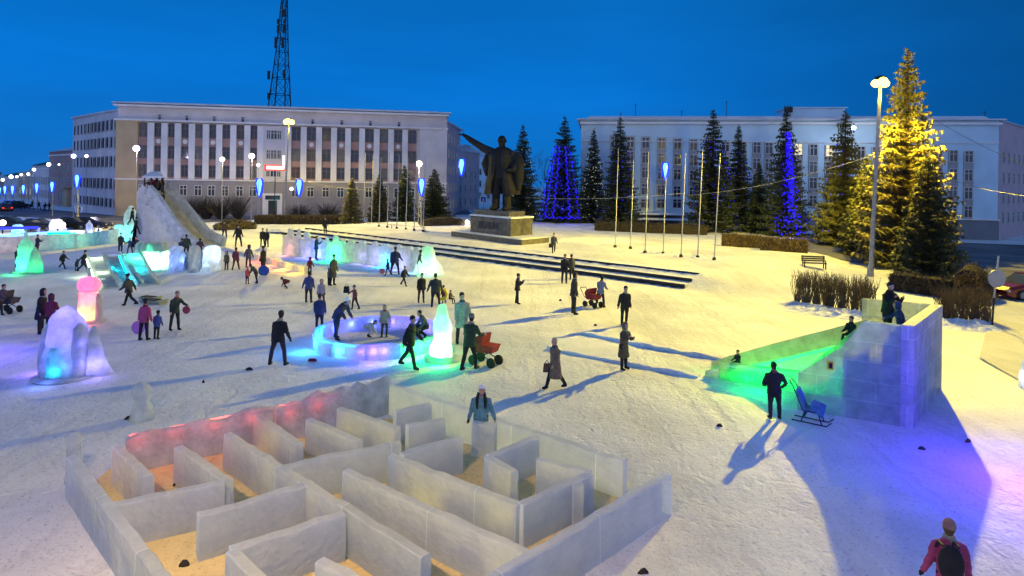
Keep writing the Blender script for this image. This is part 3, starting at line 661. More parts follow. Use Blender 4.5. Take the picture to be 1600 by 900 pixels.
# ------------------------------------------------------------------ fir trees
def fir(px, py, ytop, label, halfw, m=None, snow=0.0, led=None, d=None, seed=0, bare=.0, dens=1.25):
    base = G(px, py) if d is None else Vector((AT(px, py, d).x, d, terr(AT(px, py, d).x, d) ))
    H = ZT(px, ytop, base.y) - base.z; Rm = halfw * 1.16 * base.y / F
    rg = random.Random(seed * 13 + 5)
    t = thing('fir_tree', label, 'fir tree', base, 0, 'fir trees round the square')
    MB().tube([(0, 0, -.2), (0, 0, H * .5), (0, 0, H * .98)], [.018 * H, .011 * H, .002 * H], 7).build('trunk', M_bark, t)
    b = MB(); nw = int((20 + H * 1.3) * dens); tips = []
    for i in range(nw):
        f = (i + .3) / nw; z = H * (.05 + .93 * f); r0 = Rm * min(1, (1 - f) ** .82 * 1.12) * (1.0, .8, .92)[i % 3] + .12
        nb = max(6, int(6 + 10 * (1 - f)))
        a0 = rg.random() * 6.28
        for k in range(nb):
            a = a0 + 6.283 * k / nb + rg.uniform(-.25, .25); r = r0 * rg.uniform(.62, 1.14)
            if rg.random() < bare: r *= .5
            drop = r * rg.uniform(.18, .42) * (1 - f * .8); ca, sa = math.cos(a), math.sin(a)
            zz = z + rg.uniform(-.02, .02) * H
            nseg = max(3, int(r / .33)); 
            P = lambda u: Vector((ca * r * u, sa * r * u, zz - drop * u ** .8 + .16 * r * u ** 4))
            tips.append(P(1.0))
            b.mi = 0
            for q in range(nseg):
                u = (q + .6) / nseg; p = P(u); wdt = (.12 + .30 * r * (1 - u) ** .6 * (.35 + u)) * rg.uniform(.7, 1.35) + .16; le = r / nseg * 1.3
                for sgn in (-1, 1):
                    o_ = Vector((-sa, ca, 0)) * sgn; fw = Vector((ca, sa, 0))
                    dn = rg.uniform(.12, .5) * wdt; 
                    tipp = p + o_ * wdt + fw * le * .6 - Vector((0, 0, dn))
                    b.quad(p - fw * le * .4, p + fw * le * .35, tipp)
                    b.quad(p, p + fw * le * .5 - Vector((0, 0, .02)), p + fw * .3 * le + o_ * wdt * .35 - Vector((0, 0, dn * 1.3 + .12)))
                if rg.random() < snow and u > .35:
                    b.mi = 1; o_ = Vector((-sa, ca, 0)) * wdt * .45; up = Vector((0, 0, .05)); fw = Vector((ca, sa, 0)) * le * .5
                    b.quad(p - fw + up, p + o_ * .8 + up * .4, p + fw + up * .6, p - o_ * .8 + up * .4); b.mi = 0
            p = P(1.0); b.quad(P(.85) + Vector((-sa, ca, 0)) * .1, p + Vector((ca, sa, 0)) * .15, P(.85) - Vector((-sa, ca, 0)) * .1)
    b.build('crown', [m or M_fir, M_snow], t)
    if led:
        col, mode, pw = led
        b = MB(); 
        if mode == 'cone':
            for s in range(6):
                a = math.pi + s * math.pi / 5 + rg.uniform(-.15, .15); a2 = a + rg.uniform(-.25, .25)
                for q in range(110):
                    f = (q + rg.random()) / 110 * .66 + .04; r = Rm * (1 - f) ** .82 * .8; aa = a + (a2 - a) * f + .06 * math.sin(q * .7)
                    b.ball((r * math.cos(aa) - .1 * Rm, r * math.sin(aa) * .95 + rg.uniform(-.1, .1), H * f), .04 + .045 * rg.random(), 4, 3)
            for q in range(260):
                f = rg.uniform(.05, .7); r = Rm * (1 - f) ** .82 * .8; aa = math.pi + math.pi * rg.random()
                b.ball((r * math.cos(aa) - .1 * Rm, r * math.sin(aa), H * f), .045, 4, 3)
            for q in range(60):
                a = math.pi + math.pi * q / 60; b.ball((Rm * .75 * math.cos(a) - .1 * Rm, Rm * math.sin(a) * .9, H * (.05 + .008 * math.sin(q))), .07, 4, 3)
        else:
            for q in range(mode):
                f = rg.uniform(.03, .75) if pw < 300 else rg.uniform(.02, .8) ; r = Rm * (1 - f) ** .82; a = math.pi + rg.random() * math.pi
                x = r * math.cos(a) if pw < 300 else r * rg.uniform(-.4, .4) * rg.random() + (0 if f > .15 else r * rg.uniform(-.6, .6))
                b.ball((x, -abs(r * math.sin(a)) - .05, H * f), .05 if pw < 300 else .07, 4, 3)
        b.build('light_string', glow('led_%s' % ('blue' if col[2] > .9 and col[0] < .35 else 'white'), (.02, .008, 1) if col[0] < .35 else col, 2.2 if col[0] < .35 else 1.2), t); b_last = [c for c in t.children if c.name.startswith('light_string')]; [tag(c, kind='stuff') for c in b_last]
        if pw: 
            for f in (.15, .35, .55): lamp('led_glow', (-.1 * Rm, -Rm * (1 - f) * .95 - .3, H * f), (.03, .03, 1), pw * (1 - f), .3, t)
    return t
BLUE = (.03, .02, 1.0)
fir(549, 352, 276, 'small lit fir with yellow snowy branches, leftmost of the four by the hedge', 15, mat('fir_needles_lamplight_paint', (.12, .12, .05), .9, .9, .5, col2=(.30, .25, .09)), .6, seed=1)  # needle colour brightened to yellow, lamp light painted in
fir(592, 350, 270, 'olive fir second from the left of the four by the hedge', 17, M_firb, .25, seed=2)
fir(631, 350, 256, 'taller dark fir third of the four by the hedge', 17, M_fir, .25, seed=3)
fir(678, 348, 262, 'broad dark fir at the right end of the four by the hedge', 25, M_fir, .15, seed=4)
fir(815, 346, 192, 'dark fir directly behind the statue', 27, M_fir, .3, (( .75, .8, .6), 40, 0), seed=5)
fir(880, 347, 178, 'fir wrapped in a triangle of blue garlands right of the statue', 36, M_fir, .10, (BLUE, 'cone', 700), seed=6)
fir(926, 348, 198, 'thin snowy fir between the blue garland tree and the office block', 21, M_fir, .8, ((.75, .8, 1), 90, 0), seed=7)
fir(967, 352, 180, 'tall dark fir in front of the left bays of the administration building', 29, M_fir, .45, ((.25, .25, 1), 60, 0), seed=8)
fir(1112, 362, 168, 'tallest dark fir behind the row of flagpoles', 36, M_fir, .45, ((.25, .25, 1), 90, 0), seed=9)
fir(1152, 360, 192, 'slim dark fir right of the tallest one', 26, M_fir, .45, ((.3, .3, 1), 50, 0), seed=10)
fir(1185, 364, 252, 'short dark fir between the slim fir and the blue lit fir', 20, M_fir, .1, seed=11)
fir(1226, 369, 166, 'dark fir with a glowing blue garland down its trunk', 34, M_fir, .1, (BLUE, 560, 700), seed=12)
fir(1318, 384, 168, 'olive brown fir below the roof penthouse', 44, M_firb, .05, ((.1, .2, 1), 30, 0), seed=13)
fir(1352, 402, 238, 'short olive fir half hidden behind the lamp post', 34, M_firb, .05, seed=14)
fir(1414, 417, 70, 'huge fir lit yellow by the street lamp beside it', 64, mat('fir_needles_lamplight_paint', (.12, .12, .05), .9, .9, .5, col2=(.30, .25, .09)), .12, seed=15, dens=1.5)  # same needles with the yellow lamp light put into their colour
fir(1448, 436, 236, 'lower bushy fir at the foot of the huge yellow fir', 42, M_firb, .05, seed=16)
# bare tree
def bare_tree(px, py, ytop, label, d, spread=.34):
    x = AT(px, py, d); base = Vector((x.x, d, terr(x.x, d))); H = ZT(px, ytop, d) - base.z; rg = random.Random(3)
    t = thing('bare_tree', label, 'tree', base); b = MB(); tr = MB()
    tr.tube([(0, 0, -.2), (.1, 0, H * .3), (0, .1, H * .6)], [.03 * H, .02 * H, .01 * H], 7); tr.build('trunk', M_bark, t)
    def br(p, dr, l, r, k):
        q = p + dr * l; b.tube([p, q], [r, r * .6], 4, False)
        if k:
            for _ in range(3 if k > 1 else 4): br(q if rg.random() < .6 else p.lerp(q, .6), (dr + Vector((rg.uniform(-.6, .6), rg.uniform(-.6, .6), rg.uniform(-.1, .5)))).normalized(), l * .68, r * .55, k - 1)
    for i in range(9):
        a = i * 2.4; br(Vector((0, 0, H * (.22 + .05 * i))), Vector((math.cos(a) * spread * 2, math.sin(a) * spread * 2, .9)).normalized(), H * .2, .05, 4)
    b.build('branches', M_bark, t)
bare_tree(853, 345, 236, 'dark leafless tree just left of the blue garland fir', 110)
for i, (px, yt, dd) in enumerate(((300, 305, 98), (322, 304, 98), (345, 306, 98), (372, 300, 98), (468, 318, 99), (512, 316, 99))):
    base = AT(px, 335, dd); H = ZT(px, yt, dd); rg = random.Random(i)
    b = MB()
    for k in range(330):
        a = rg.random() * 6.28; l = H * rg.uniform(.35, 1.0); sp = rg.uniform(.1, 1.0) * 2.6; x0, y0 = math.cos(a) * .25, math.sin(a) * .25
        mid = Vector((math.cos(a) * sp * .5, math.sin(a) * sp * .5, l * .55)); b.tube([(x0, y0, 0), mid, (math.cos(a) * sp + rg.uniform(-.3, .3), math.sin(a) * sp, l)], [.035, .025, .01], 3, False)
    tag(b.build('bare_shrub', M_twigd, loc=(base.x, dd, 0)), ['bare shrub beside the big ice slide', 'second bare shrub against the facade', 'third bare shrub against the facade', 'wide bare shrub left of the building door', 'low bare shrub right of the building door', 'low bare shrub behind the small yellow fir'][i], 'shrub', 'bare shrubs along the facade')

# ------------------------------------------------------------------ hedges
def hedge(a, b_, h, wdt, label, m, n=1400, stems=False, name='hedge', group='clipped winter hedges', rnd_top=0):
    A, B_ = G(*a), G(*b_); e = (B_ - A); Lh = e.to_2d().length; rg = random.Random(int(a[0]))
    t = thing(name, label, 'hedge', A, math.atan2(e.y, e.x), group)
    tw = MB(); dz = (B_.z - A.z)
    for k in range(n):
        x = rg.uniform(0, Lh); y = rg.uniform(-wdt / 2, wdt / 2)
        e_ = 1.0
        if rnd_top: u = 2 * x / Lh - 1; v = 2 * y / wdt; e_ = max(.15, 1 - rnd_top * (u * u + v * v * .5))
        hh = h * e_ * rg.uniform(.8, 1.03) * (.92 + .22 * noise.noise((x * 1.1, y * 1.5, a[0])) + .12 * noise.noise((x * 3.5, y * 3, 2))); z0 = hh * (rg.uniform(0, .75)) if not stems else 0
        zb = dz * x / Lh
        p0 = Vector((x, y, zb + z0)); 
        if stems:
            cxs = (round(x / .55) + .25 * math.sin(k * 7.1)) * .55; x += rg.uniform(-.3, .3); hh = h * rg.uniform(.62, 1.08); p0 = Vector((cxs + (x - cxs) * .3, y * .3, zb)); p1 = Vector((cxs + (x - cxs) * .8, y * .7, zb + hh * .55)); p2 = Vector((x + rg.uniform(-.2, .2), y * 1.1, zb + hh))
            tw.tube([p0, p1, p2], [.020, .013, .006], 3, False)
            for _ in range(5):
                s0 = p1.lerp(p2, rg.uniform(-.1, .7)); tw.tube([s0, s0 + Vector((rg.uniform(-.16, .16), rg.uniform(-.16, .16), rg.uniform(.1, .3)))], [.009, .004], 3, False)
        else:
            l = rg.uniform(.15, .45); dv = Vector((rg.uniform(-.6, .6), rg.uniform(-.6, .6), rg.uniform(.3, 1))).normalized()
            p1 = p0 + dv * l; p1.z = min(p1.z, zb + h * 1.12); sd_ = dv.cross(Vector((rg.random(), rg.random(), .2))).normalized() * .035
            tw.quad(p0 - sd_, p0 + sd_, p1 + sd_ * .4, p1 - sd_ * .4)
    tw.build('twigs', m, t)
    if not stems:
        c = MB(); nn = max(4, int(Lh / 1.2)); rs = []
        for i in range(nn + 1):
            x = Lh * i / nn; e_ = 1
            if rnd_top: u = 2 * i / nn - 1; e_ = max(.12, 1 - rnd_top * u * u)
            hh = h * .74 * e_; ww = wdt * .38 * (.5 + .5 * e_); zb = dz * x / Lh
            rs.append([(x, ww * k1, zb + hh * k2 + .06 * rg.uniform(-1, 1)) for k1, k2 in ((-1, 0), (-1.05, .5), (-.85, .9), (0, 1.02), (.85, .9), (1.05, .5), (1, 0))])
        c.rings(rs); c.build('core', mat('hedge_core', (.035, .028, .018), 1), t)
    return t
hedge((336, 359), (398, 357), 1.7, 2.2, 'round topped bush lit yellow near the big ice slide', mat('hedge_lamplight_paint', (.30, .22, .06), .95, 1, .3), 3000, rnd_top=.5)  # yellow lamp light painted into the twig colour
hedge((398, 350), (545, 350), 1.75, 1.6, 'long yellowish brown hedge left of the small yellow fir', M_twig, 5000)
hedge((660, 353), (722, 352), 1.5, 1.8, 'dark rounded hedge left of the pedestal', M_twigd, 2200, rnd_top=.3)
hedge((930, 360), (1105, 367), 1.7, 1.6, 'long dark hedge behind the row of flagpoles', M_twigd, 5000)
hedge((1128, 384), (1190, 388), 1.6, 1.4, 'brown hedge left of the blue trunk fir', M_twig, 2200)
hedge((1188, 391), (1262, 396), 1.6, 1.4, 'brown hedge below the blue trunk fir', M_twig, 2600)
hedge((1398, 452), (1490, 466), 1.5, 1.6, 'dark brown hedge behind the ice slide tower', M_twigd, 3500)
hedge((1496, 464), (1545, 470), 2.7, 2.2, 'tall rounded brown bush left of the round road sign', M_twig, 4000, rnd_top=.25)
hedge((1245, 470), (1298, 478), 1.75, 1.1, 'fan shaped bare bush at the left end of the front border', M_twig, 230, stems=True, name='bare_bush', group='bare bushes in the front borders')
hedge((1298, 479), (1332, 483), 1.75, 1.1, 'middle bare bush of the front border', M_twig, 150, stems=True, name='bare_bush', group='bare bushes in the front borders')
hedge((1334, 484), (1362, 488), 1.8, 1.1, 'bare bush next to the man on the ice tower', M_twig, 140, stems=True, name='bare_bush', group='bare bushes in the front borders')
hedge((1470, 500), (1545, 502), 1.6, 1.2, 'bare stemmed bush right behind the ice tower by the sign', M_twig, 330, stems=True, name='bare_bush', group='bare bushes in the front borders')
# snow heaps round the bushes
def heap(name, a, b_, wd, h, label):
    A, B_ = G(*a), G(*b_); e = B_ - A; Lh = e.to_2d().length; m = MB(); nx_, ny_ = max(10, int(Lh / .16)), max(8, int(wd / .16))
    for i in range(nx_ + 1):
        for j in range(ny_ + 1):
            u, v = i / nx_, j / ny_; x, y = u * Lh, (v - .5) * wd
            ed = min(1, 5 * min(u, 1 - u)) * math.sin(math.pi * v) ** .7
            m.v.append((x, y, -.06 + ed * (h * (.55 + .8 * abs(noise.noise((x * 2.2 + A.x, y * 2.2, 1)))) + .10 * noise.noise((x * 5, y * 5, 2))) + (B_.z - A.z) * u))
    for i in range(nx_):
        for j in range(ny_):
            q = i * (ny_ + 1) + j; m.f.append((q, q + ny_ + 1, q + ny_ + 2, q + 1)); m.m.append(0)
    o = m.build(name, M_snow, loc=A, rz=math.atan2(e.y, e.x)); return tag(o, label, kind='structure')
heap('snow_bank', (1222, 478), (1372, 500), 3.0, .34, None)
heap('snow_bank', (1450, 505), (1565, 512), 3.2, .34, None)
heap('snow_bank', (1160, 392), (1340, 424), 3.0, .4, None)
heap('snow_bank', (860, 374), (1000, 380), 4.0, .35, None)
heap('snow_bank', (395, 362), (540, 358), 2.5, .3, None)
heap('snow_bank', (990, 392), (1180, 412), 3.0, .3, None)

# ------------------------------------------------------------------ lamps, poles, signs
SODIUM = (1.0, .75, .04)
def street_light(px, py, ytop, label, power, col=SODIUM, xtop=None, r=.46, world=None, h=None, batw=3):
    b0 = G(px, py) if world is None else Vector(world); H = (ZT(px, ytop, b0.y) - b0.z) if h is None else h
    dx = 0 if xtop is None else (xtop - px) * b0.y / F
    t = thing('street_lamp', label, 'street lamp', b0, 0, 'tall square lamps')
    MB().tube([(0, 0, 0), (0, 0, .6), (dx * .1, 0, 1.0), (dx, 0, H - .3)], [.24, .22, .17, .10], 10).build('pole', M_pole, t)
    MB().lathe([(.05, .35), (.35, .25), (.42, 0), (.1, -.02)], (dx, 0, H), 12).build('lamp_head', M_dark, t)
    MB().tube([(dx - r * .8, 0, H - .1), (dx + r * .8, 0, H - .1)], .05, 6).tube([(dx, -r * .8, H - .1), (dx, r * .8, H - .1)], .05, 6).build('crossarm', M_dark, t)
    for qx, qy in ((-1, 0), (1, 0), (0, -1), (0, 1)):
        MB().ball((dx + qx * r * .62, qy * r * .62, H - .12 - .12 * (qy == 0)), (r * .66, r * .66, r * .58), 12, 8).build('lamp_globe', glow('lamp_glow_%d' % int(col[2] * 100), (col[0], col[1] * 1.1, col[2] * 2.5), 8), t)
    lamp('lamp_light', (dx, 0, H - .12 - r * .9 - .35), col, power, .22, t, batwing=batw)
    return t
street_light(1360, 432, 125, 'tall street lamp burning bright yellow in front of the huge fir', 18500, xtop=1371, batw=1, r=.50)
street_light(443, 350, 188, 'tall street lamp burning yellow in front of the office building', 12500, xtop=449, batw=4, r=.62)
street_light(0, 0, 0, 'tall street lamp off beyond the left of the ice town', 1000, (1, .72, .62), world=(-44, 40, 0), h=13, batw=2)
street_light(0, 0, 0, 'added fill lamp out of view beside the labyrinth', 820, (1, .66, .34), world=(-5, 3, 0), h=10, batw=3)  # made-up unseen post, added to brighten the labyrinth floor and walls

def globe_lamp(px, ytop, d, label, col, r=.3, power=0):
    x = AT(px, ytop, d); b0 = Vector((x.x, d, terr(x.x, d))); H = x.z - b0.z
    t = thing('small_street_lamp', label, 'street lamp', b0, 0, 'distant street lamps')
    MB().tube([(0, 0, 0), (0, 0, H - .2)], [.06, .035], 6).tube([(0, 0, H - .2), (.5, 0, H + .1)], [.035, .03], 6).build('pole', M_pole, t)
    MB().ball((0, -.15, H), r * .85, 12, 8).build('lamp_globe', glow('globe_%.1f_%.1f_%.1f' % col, col, 6), t)
    if power: lamp('lamp_light', (0, -.8, H - .3), col, power, .3, t)
W_ = (1, .95, .85)
for px, py, d, lb, col, r, pw in ((214, 232, 94, 'violet white street lamp in front of the warm lit end bay', (.8, .7, 1), .55, 1500), (116, 244, 100, 'blue white lamp by the corner of the wing', (.7, .7, 1), .4, 0), (136, 244, 108, 'small warm lamp against the wing wall', W_, .3, 0),
        (348, 249, 95, 'white lamp over the shrubs before the facade', W_, .42, 500), (394, 244, 95, 'white lamp left of the tall yellow lamp', W_, .5, 900), (404, 258, 96, 'smaller white lamp just below it', W_, .28, 0), (655, 256, 84, 'pinkish white lamp above the small dark firs', (1, .7, .55), .5, 1500),
        (77, 257, 120, 'white lamp over the rose house', W_, .42, 0), (93, 257, 130, 'faint lamp on the rose house front', W_, .22, 0), (54, 265, 140, 'white lamp over the grey lilac house', W_, .4, 0), (45, 272, 150, 'lamp lower left of the grey house lamp', W_, .36, 0), (34, 273, 160, 'lamp over the ochre street house', W_, .36, 0),
        (18, 276, 165, 'large lamp near the left edge of the street', W_, .55, 0), (27, 276, 175, 'small lamp near the left edge of the street', W_, .36, 0), (5, 281, 185, 'farther lamp near the left edge', W_, .5, 0), (1333, 200, 98, 'white lamp in front of the administration building roofline', (.8, .9, 1), .38, 900), (456, 295, 99, 'small white lamp right of the building door', W_, .3, 0), (730, 347, 85, 'low white spotlight left of the pedestal', W_, .35, 200)):
    globe_lamp(px, py, d, lb, col, r, pw)

def garland(px, yc, ybase, label, hp=24, d=None):
    b0 = G(px, ybase) if d is None else Vector((AT(px, ybase, d).x, d, 0)); k = b0.y / F; zc_ = ZT(px, yc, b0.y) - b0.z; hh = hp * k
    t = thing('garland_lamp', label, 'lamp post', b0, 0, 'blue comet lamp posts')
    MB().tube([(0, 0, 0), (0, 0, zc_ - hh * .2)], [.11, .07], 7).build('pole', M_pole, t)
    MB().rings([oval(0, -.2, zc_ - hh * .5, .04, .04), oval(0, -.2, zc_ - hh * .2, .16 * hh * .5, .1), oval(0, -.2, zc_ + hh * .25, .33 * hh * .5, .14), oval(0, -.2, zc_ + hh * .5, .2 * hh * .5, .1)]).build('comet_core', glow('comet_white', (.10, .35, 1), 4.0), t)
    b = MB()
    for s in (-1, 1): b.tube([(s * .05, -.12, zc_ - hh * .58), (s * .17 * hh, -.12, zc_ - hh * .2), (s * .21 * hh, -.12, zc_ + hh * .35), (s * .10 * hh, -.12, zc_ + hh * .56)], .045 * hh + .02, 5)
    b.build('comet_rim', glow('comet_blue', (.015, .03, 1), 2.2), t)
    lamp('comet_light', (0, -.9, zc_), (.08, .1, 1), 160, .3, t)
for a in ((405, 293, 345, 'blue comet lamp left of the building door', 26, 98), (467, 293, 345, 'blue comet lamp right of the building door', 24, 98), (658, 292, 355, 'blue comet lamp in front of the third dark fir'), (720, 261, 332, 'tall blue comet lamp left of the statue'), (1038, 267, 352, 'bright blue comet lamp before the administration building')): garland(*a)
for i, (px, yc, dd, hp) in enumerate(((121, 283, 88, 19), (82, 292, 100, 15), (58, 294, 112, 14), (37, 296, 125, 13), (20, 297, 140, 13), (8, 297, 155, 12), (0, 298, 170, 10))):
    garland(px, yc, 330, ['comet lamp nearest the wing corner on the left street', 'comet lamp second along the left street', 'comet lamp third along the left street', 'comet lamp fourth along the left street', 'comet lamp fifth along the left street', 'comet lamp sixth along the left street', 'comet lamp at the very left edge of the picture'][i], hp, dd)
# lit sign above the entrance
p = AT(430, 262, 97)
t = thing('illuminated_sign', 'glowing red framed white bar sign over the office entrance', 'sign', (p.x, 97, 0))
MB().tube([(0, 0, 0), (0, 0, p.z)], .07, 6).build('post', M_dark, t)
MB().box((0, -.1, p.z), (3.2, .2, .9)).build('frame', glow('sign_red', (1, .05, .03), 1.5), t)
MB().box((.1, -.25, p.z), (2.7, .12, .45)).box((1.35, -.25, p.z + 1.0), (.25, .12, 1.7)).build('light_bar', glow('sign_white', (1, .85, .8), 5), t)
# flagpoles
fl = MB()
xs_ = [(961, 387, 966, 232), (985, 389, 990, 250), (1008, 396, 1013, 236), (1036, 398, 1041, 258), (1064, 402, 1072, 240), (1090, 404, 1099, 235), (1116, 407, 1127, 240)]
for i, (px, py, qx, qy) in enumerate(xs_):
    b0 = G(px, py); H = ZT(px, qy, b0.y) - b0.z; dx = (qx - px) * b0.y / F * .6
    t = thing('flagpole', ['first white flagpole from the left in the row of seven', 'second white flagpole of the row of seven', 'third white flagpole of the row of seven', 'middle white flagpole of the row of seven', 'fifth white flagpole of the row of seven', 'sixth white flagpole of the row of seven', 'right end flagpole of the row of seven'][i], 'flagpole', b0, 0, 'bare white flagpoles on the right')
    MB().tube([(0, 0, 0), (dx * .5, 0, H * .5), (dx, 0, H)], [.05, .04, .028], 8).build('pole', M_polew, t); MB().lathe([(.16, 0), (.16, .1), (.1, .25)], n=8).build('foot', M_dark, t)
for i, px in enumerate((568, 580, 592, 605, 620, 634, 647, 661)):
    py = 351 + i * 1.6; b0 = G(px, py); H = ZT(px, 238 + (i % 3) * 4, b0.y) - b0.z
    t = thing('flagpole', 'thin flagpole number %s from the left before the dark firs' % ['one', 'two', 'three', 'four', 'five', 'six', 'seven', 'eight'][i], 'flagpole', b0, 0, 'thin flagpoles on the left')
    MB().tube([(0, 0, 0), (.15, 0, H)], [.07, .035], 6).build('pole', M_polew, t); MB().lathe([(.16, 0), (.16, .1), (.1, .25)], n=8).build('foot', M_dark, t)
tag(MB().tube([G(565, 352) + Vector((0, 0, .5)), G(664, 362) + Vector((0, 0, .5))], .05, 6).tube([G(565, 352) + Vector((0, 0, 0)), G(565, 352) + Vector((0, 0, .5))], .05, 6).tube([G(612, 357), G(612, 357) + Vector((0, 0, .5))], .05, 6).tube([G(664, 362), G(664, 362) + Vector((0, 0, .5))], .05, 6).build('rail', M_polew), 'low white rail in the snow at the foot of the thin flagpoles', 'rail')
# overhead cables
def cable(a, b_, da, db, sag, label, r=.02, m=None):
    r = min(r, .022)
    A, B_ = AT(*a, da), AT(*b_, db); pts = [A.lerp(B_, i / 20) - Vector((0, 0, sag * math.sin(math.pi * i / 20))) for i in range(21)]
    tag(MB().tube(pts, r, 4).build('overhead_cable', m or M_pole), label, 'cable', 'overhead cables')
cable((1070, 306), (1362, 244), 62, 46.5, .5, 'pale cable with frost from the firs to the bright right lamp')
cable((1440, 175), (1700, 300), 70, 40, .4, 'dark cable sagging down past the right building corner', .03, M_dark)
cable((448, 275), (585, 297), 89, 84, .5, 'pale cable from the yellow lamp to the thin flagpoles')
cable((820, 309), (1070, 302), 70, 62, .3, 'thin cable across the blue lit fir', .025)
cable((340, 302), (443, 276), 89, 89, .5, 'pale cable left of the yellow lamp', .03)
cable((1440, 262), (1600, 306), 60, 50, .4, 'frosted cable before the right building bays', .025)
# traffic signs
def square_sign(px, py, yt, label, s=.75):
    b0 = G(px, py); H = ZT(px, yt, b0.y) - b0.z
    t = thing('crossing_sign', label, 'road sign', b0, 0, 'pedestrian crossing signs')
    MB().tube([(0, 0, 0), (0, 0, H)], .045, 6).build('post', M_pole, t)
    MB().box((0, -.07, H - s / 2), (s, .04, s)).build('panel', mat('sign_face_white', (.8, .85, .8), .5), t)
    MB().box((0, -.1, H - s / 2), (s * .72, .02, s * .72)).build('blue_field', mat('sign_blue', (.03, .08, .4), .5), t)
    MB().quad((-s * .22, -.115, H - s * .75), (s * .22, -.115, H - s * .75), (0, -.115, H - s * .28)).build('triangle', mat('sign_face_white', (.8, .85, .8)), t)
    MB().tube([(0, -.118, H - s * .45), (0, -.118, H - s * .58), (-s * .07, -.118, H - s * .72)], .02, 4).tube([(0, -.118, H - s * .58), (s * .07, -.118, H - s * .72)], .02, 4).build('walking_figure', M_black, t)
square_sign(123, 347, 322, 'crossing sign on the pavement below the wing wall', .9)
square_sign(755, 331, 306, 'white framed crossing sign between the lilac building and the statue', 1.5)
b0 = G(1550, 512); H = ZT(1560, 400, b0.y)
t = thing('round_road_sign', 'back of a round grey road sign on a striped pole at the border', 'road sign', b0)
MB().tube([(0, 0, 0), (.08, 0, H * .42)], .04, 8).build('pole_foot', M_black, t); MB().tube([(.08, 0, H * .42), (.26, 0, H)], .04, 8).build('pole', M_polew, t)
b = MB(); zc2 = ZT(1558, 435, b0.y); b.rings([[(.16 + .42 * math.cos(a * math.pi / 12), yy, zc2 + .42 * math.sin(a * math.pi / 12)) for a in range(24)] for yy in (-.06, -.03)]); b.build('sign_disc', mat('sign_grey', (.33, .34, .36), .5, metal=.3), t)
# bench
def bench(px, py, rz, label):
    t = thing('park_bench', label, 'bench', G(px, py), rz)
    b = MB(); [b.box((0, -.25 + k * .16, .45), (1.7, .13, .05)) for k in range(4)]; b.build('seat', M_twigd, t)
    b = MB(); [b.box((0, .33 + .03 * k, .6 + k * .15), (1.7, .05, .12)) for k in range(3)]; b.build('backrest', M_twigd, t)
    for s in (-.75, .75): MB().tube([(s, -.3, .64), (s, -.3, 0)], .045, 6).tube([(s, .3, 0), (s, .32, .5), (s, .42, .98)], .045, 6).tube([(s, -.3, .64), (s, .34, .66)], .04, 6).tube([(s, -.3, .42), (s, .3, .42)], .04, 6).build('leg', M_dark, t)
    return t
bench(1272, 420, R(-12), 'dark slatted bench standing in yellow lit snow near the border').scale = (1.0, 1, 1)

# ------------------------------------------------------------------ ice labyrinth (each wall a thing)
WH = .80
PAD = [G(122, 775), G(200, 712), G(430, 692), G(610, 655), G(985, 782), G(870, 940), G(380, 1020), G(250, 930)]
b = MB(); c0 = sum(PAD, Vector()) / 8
for i in range(8):
    A, B_ = PAD[i], PAD[(i + 1) % 8]
    for j in range(10):
        f0, f1 = j / 10, (j + 1) / 10
        b.v += [(*(c0.lerp(A, f0)).to_2d(), .035), (*(c0.lerp(B_, f0)).to_2d(), .035), (*(c0.lerp(B_, f1)).to_2d(), .035), (*(c0.lerp(A, f1)).to_2d(), .035)]
        n_ = len(b.v); b.f.append((n_ - 4, n_ - 1, n_ - 2, n_ - 3)); b.m.append(0)
tag(b.build('labyrinth_floor', M_sand), kind='structure')
rw = random.Random(4)
def ice_wall(a, b_, label, h=WH, t=.21, ext=0, rag=.02, m=None, name='ice_wall', grp='walls of the ice labyrinth', z0=0, seg=.22, kind=None):
    A, B_ = G(*a, h), G(*b_, h); e = (B_ - A).to_2d(); Lw = e.length; n = max(3, int(Lw / seg)); mb = MB(); ofs = rw.random() * 50
    rs = []
    for i in range(n + 1):
        x = Lw * i / n; zt = h + rag * (noise.noise((x * 2.5, ofs, 0)) * 1.2 + noise.noise((x * 7, ofs, 3)) * .6) + (rag * 3 * max(0, noise.noise((x * 1.3, ofs, 7))) if rag > .05 else 0)
        q = .018 * noise.noise((x * 3, ofs, 5))
        rs.append([(x, -t / 2 - .01 + q, -.05), (x, -t / 2 + q * .6, h * .5), (x, -t / 2 + .012 + q, zt - .02), (x, -t / 2 + .035, zt), (x, t / 2 - .035, zt + .004), (x, t / 2 - .012 + q, zt - .02), (x, t / 2 + q * .6, h * .5), (x, t / 2 + .01 + q, -.05)])
    mb.rings(rs); o = mb.build(name, m or M_ice, loc=(A.x, A.y, z0), rz=math.atan2(e.y, e.x))
    return tag(o, label, 'ice wall', grp)
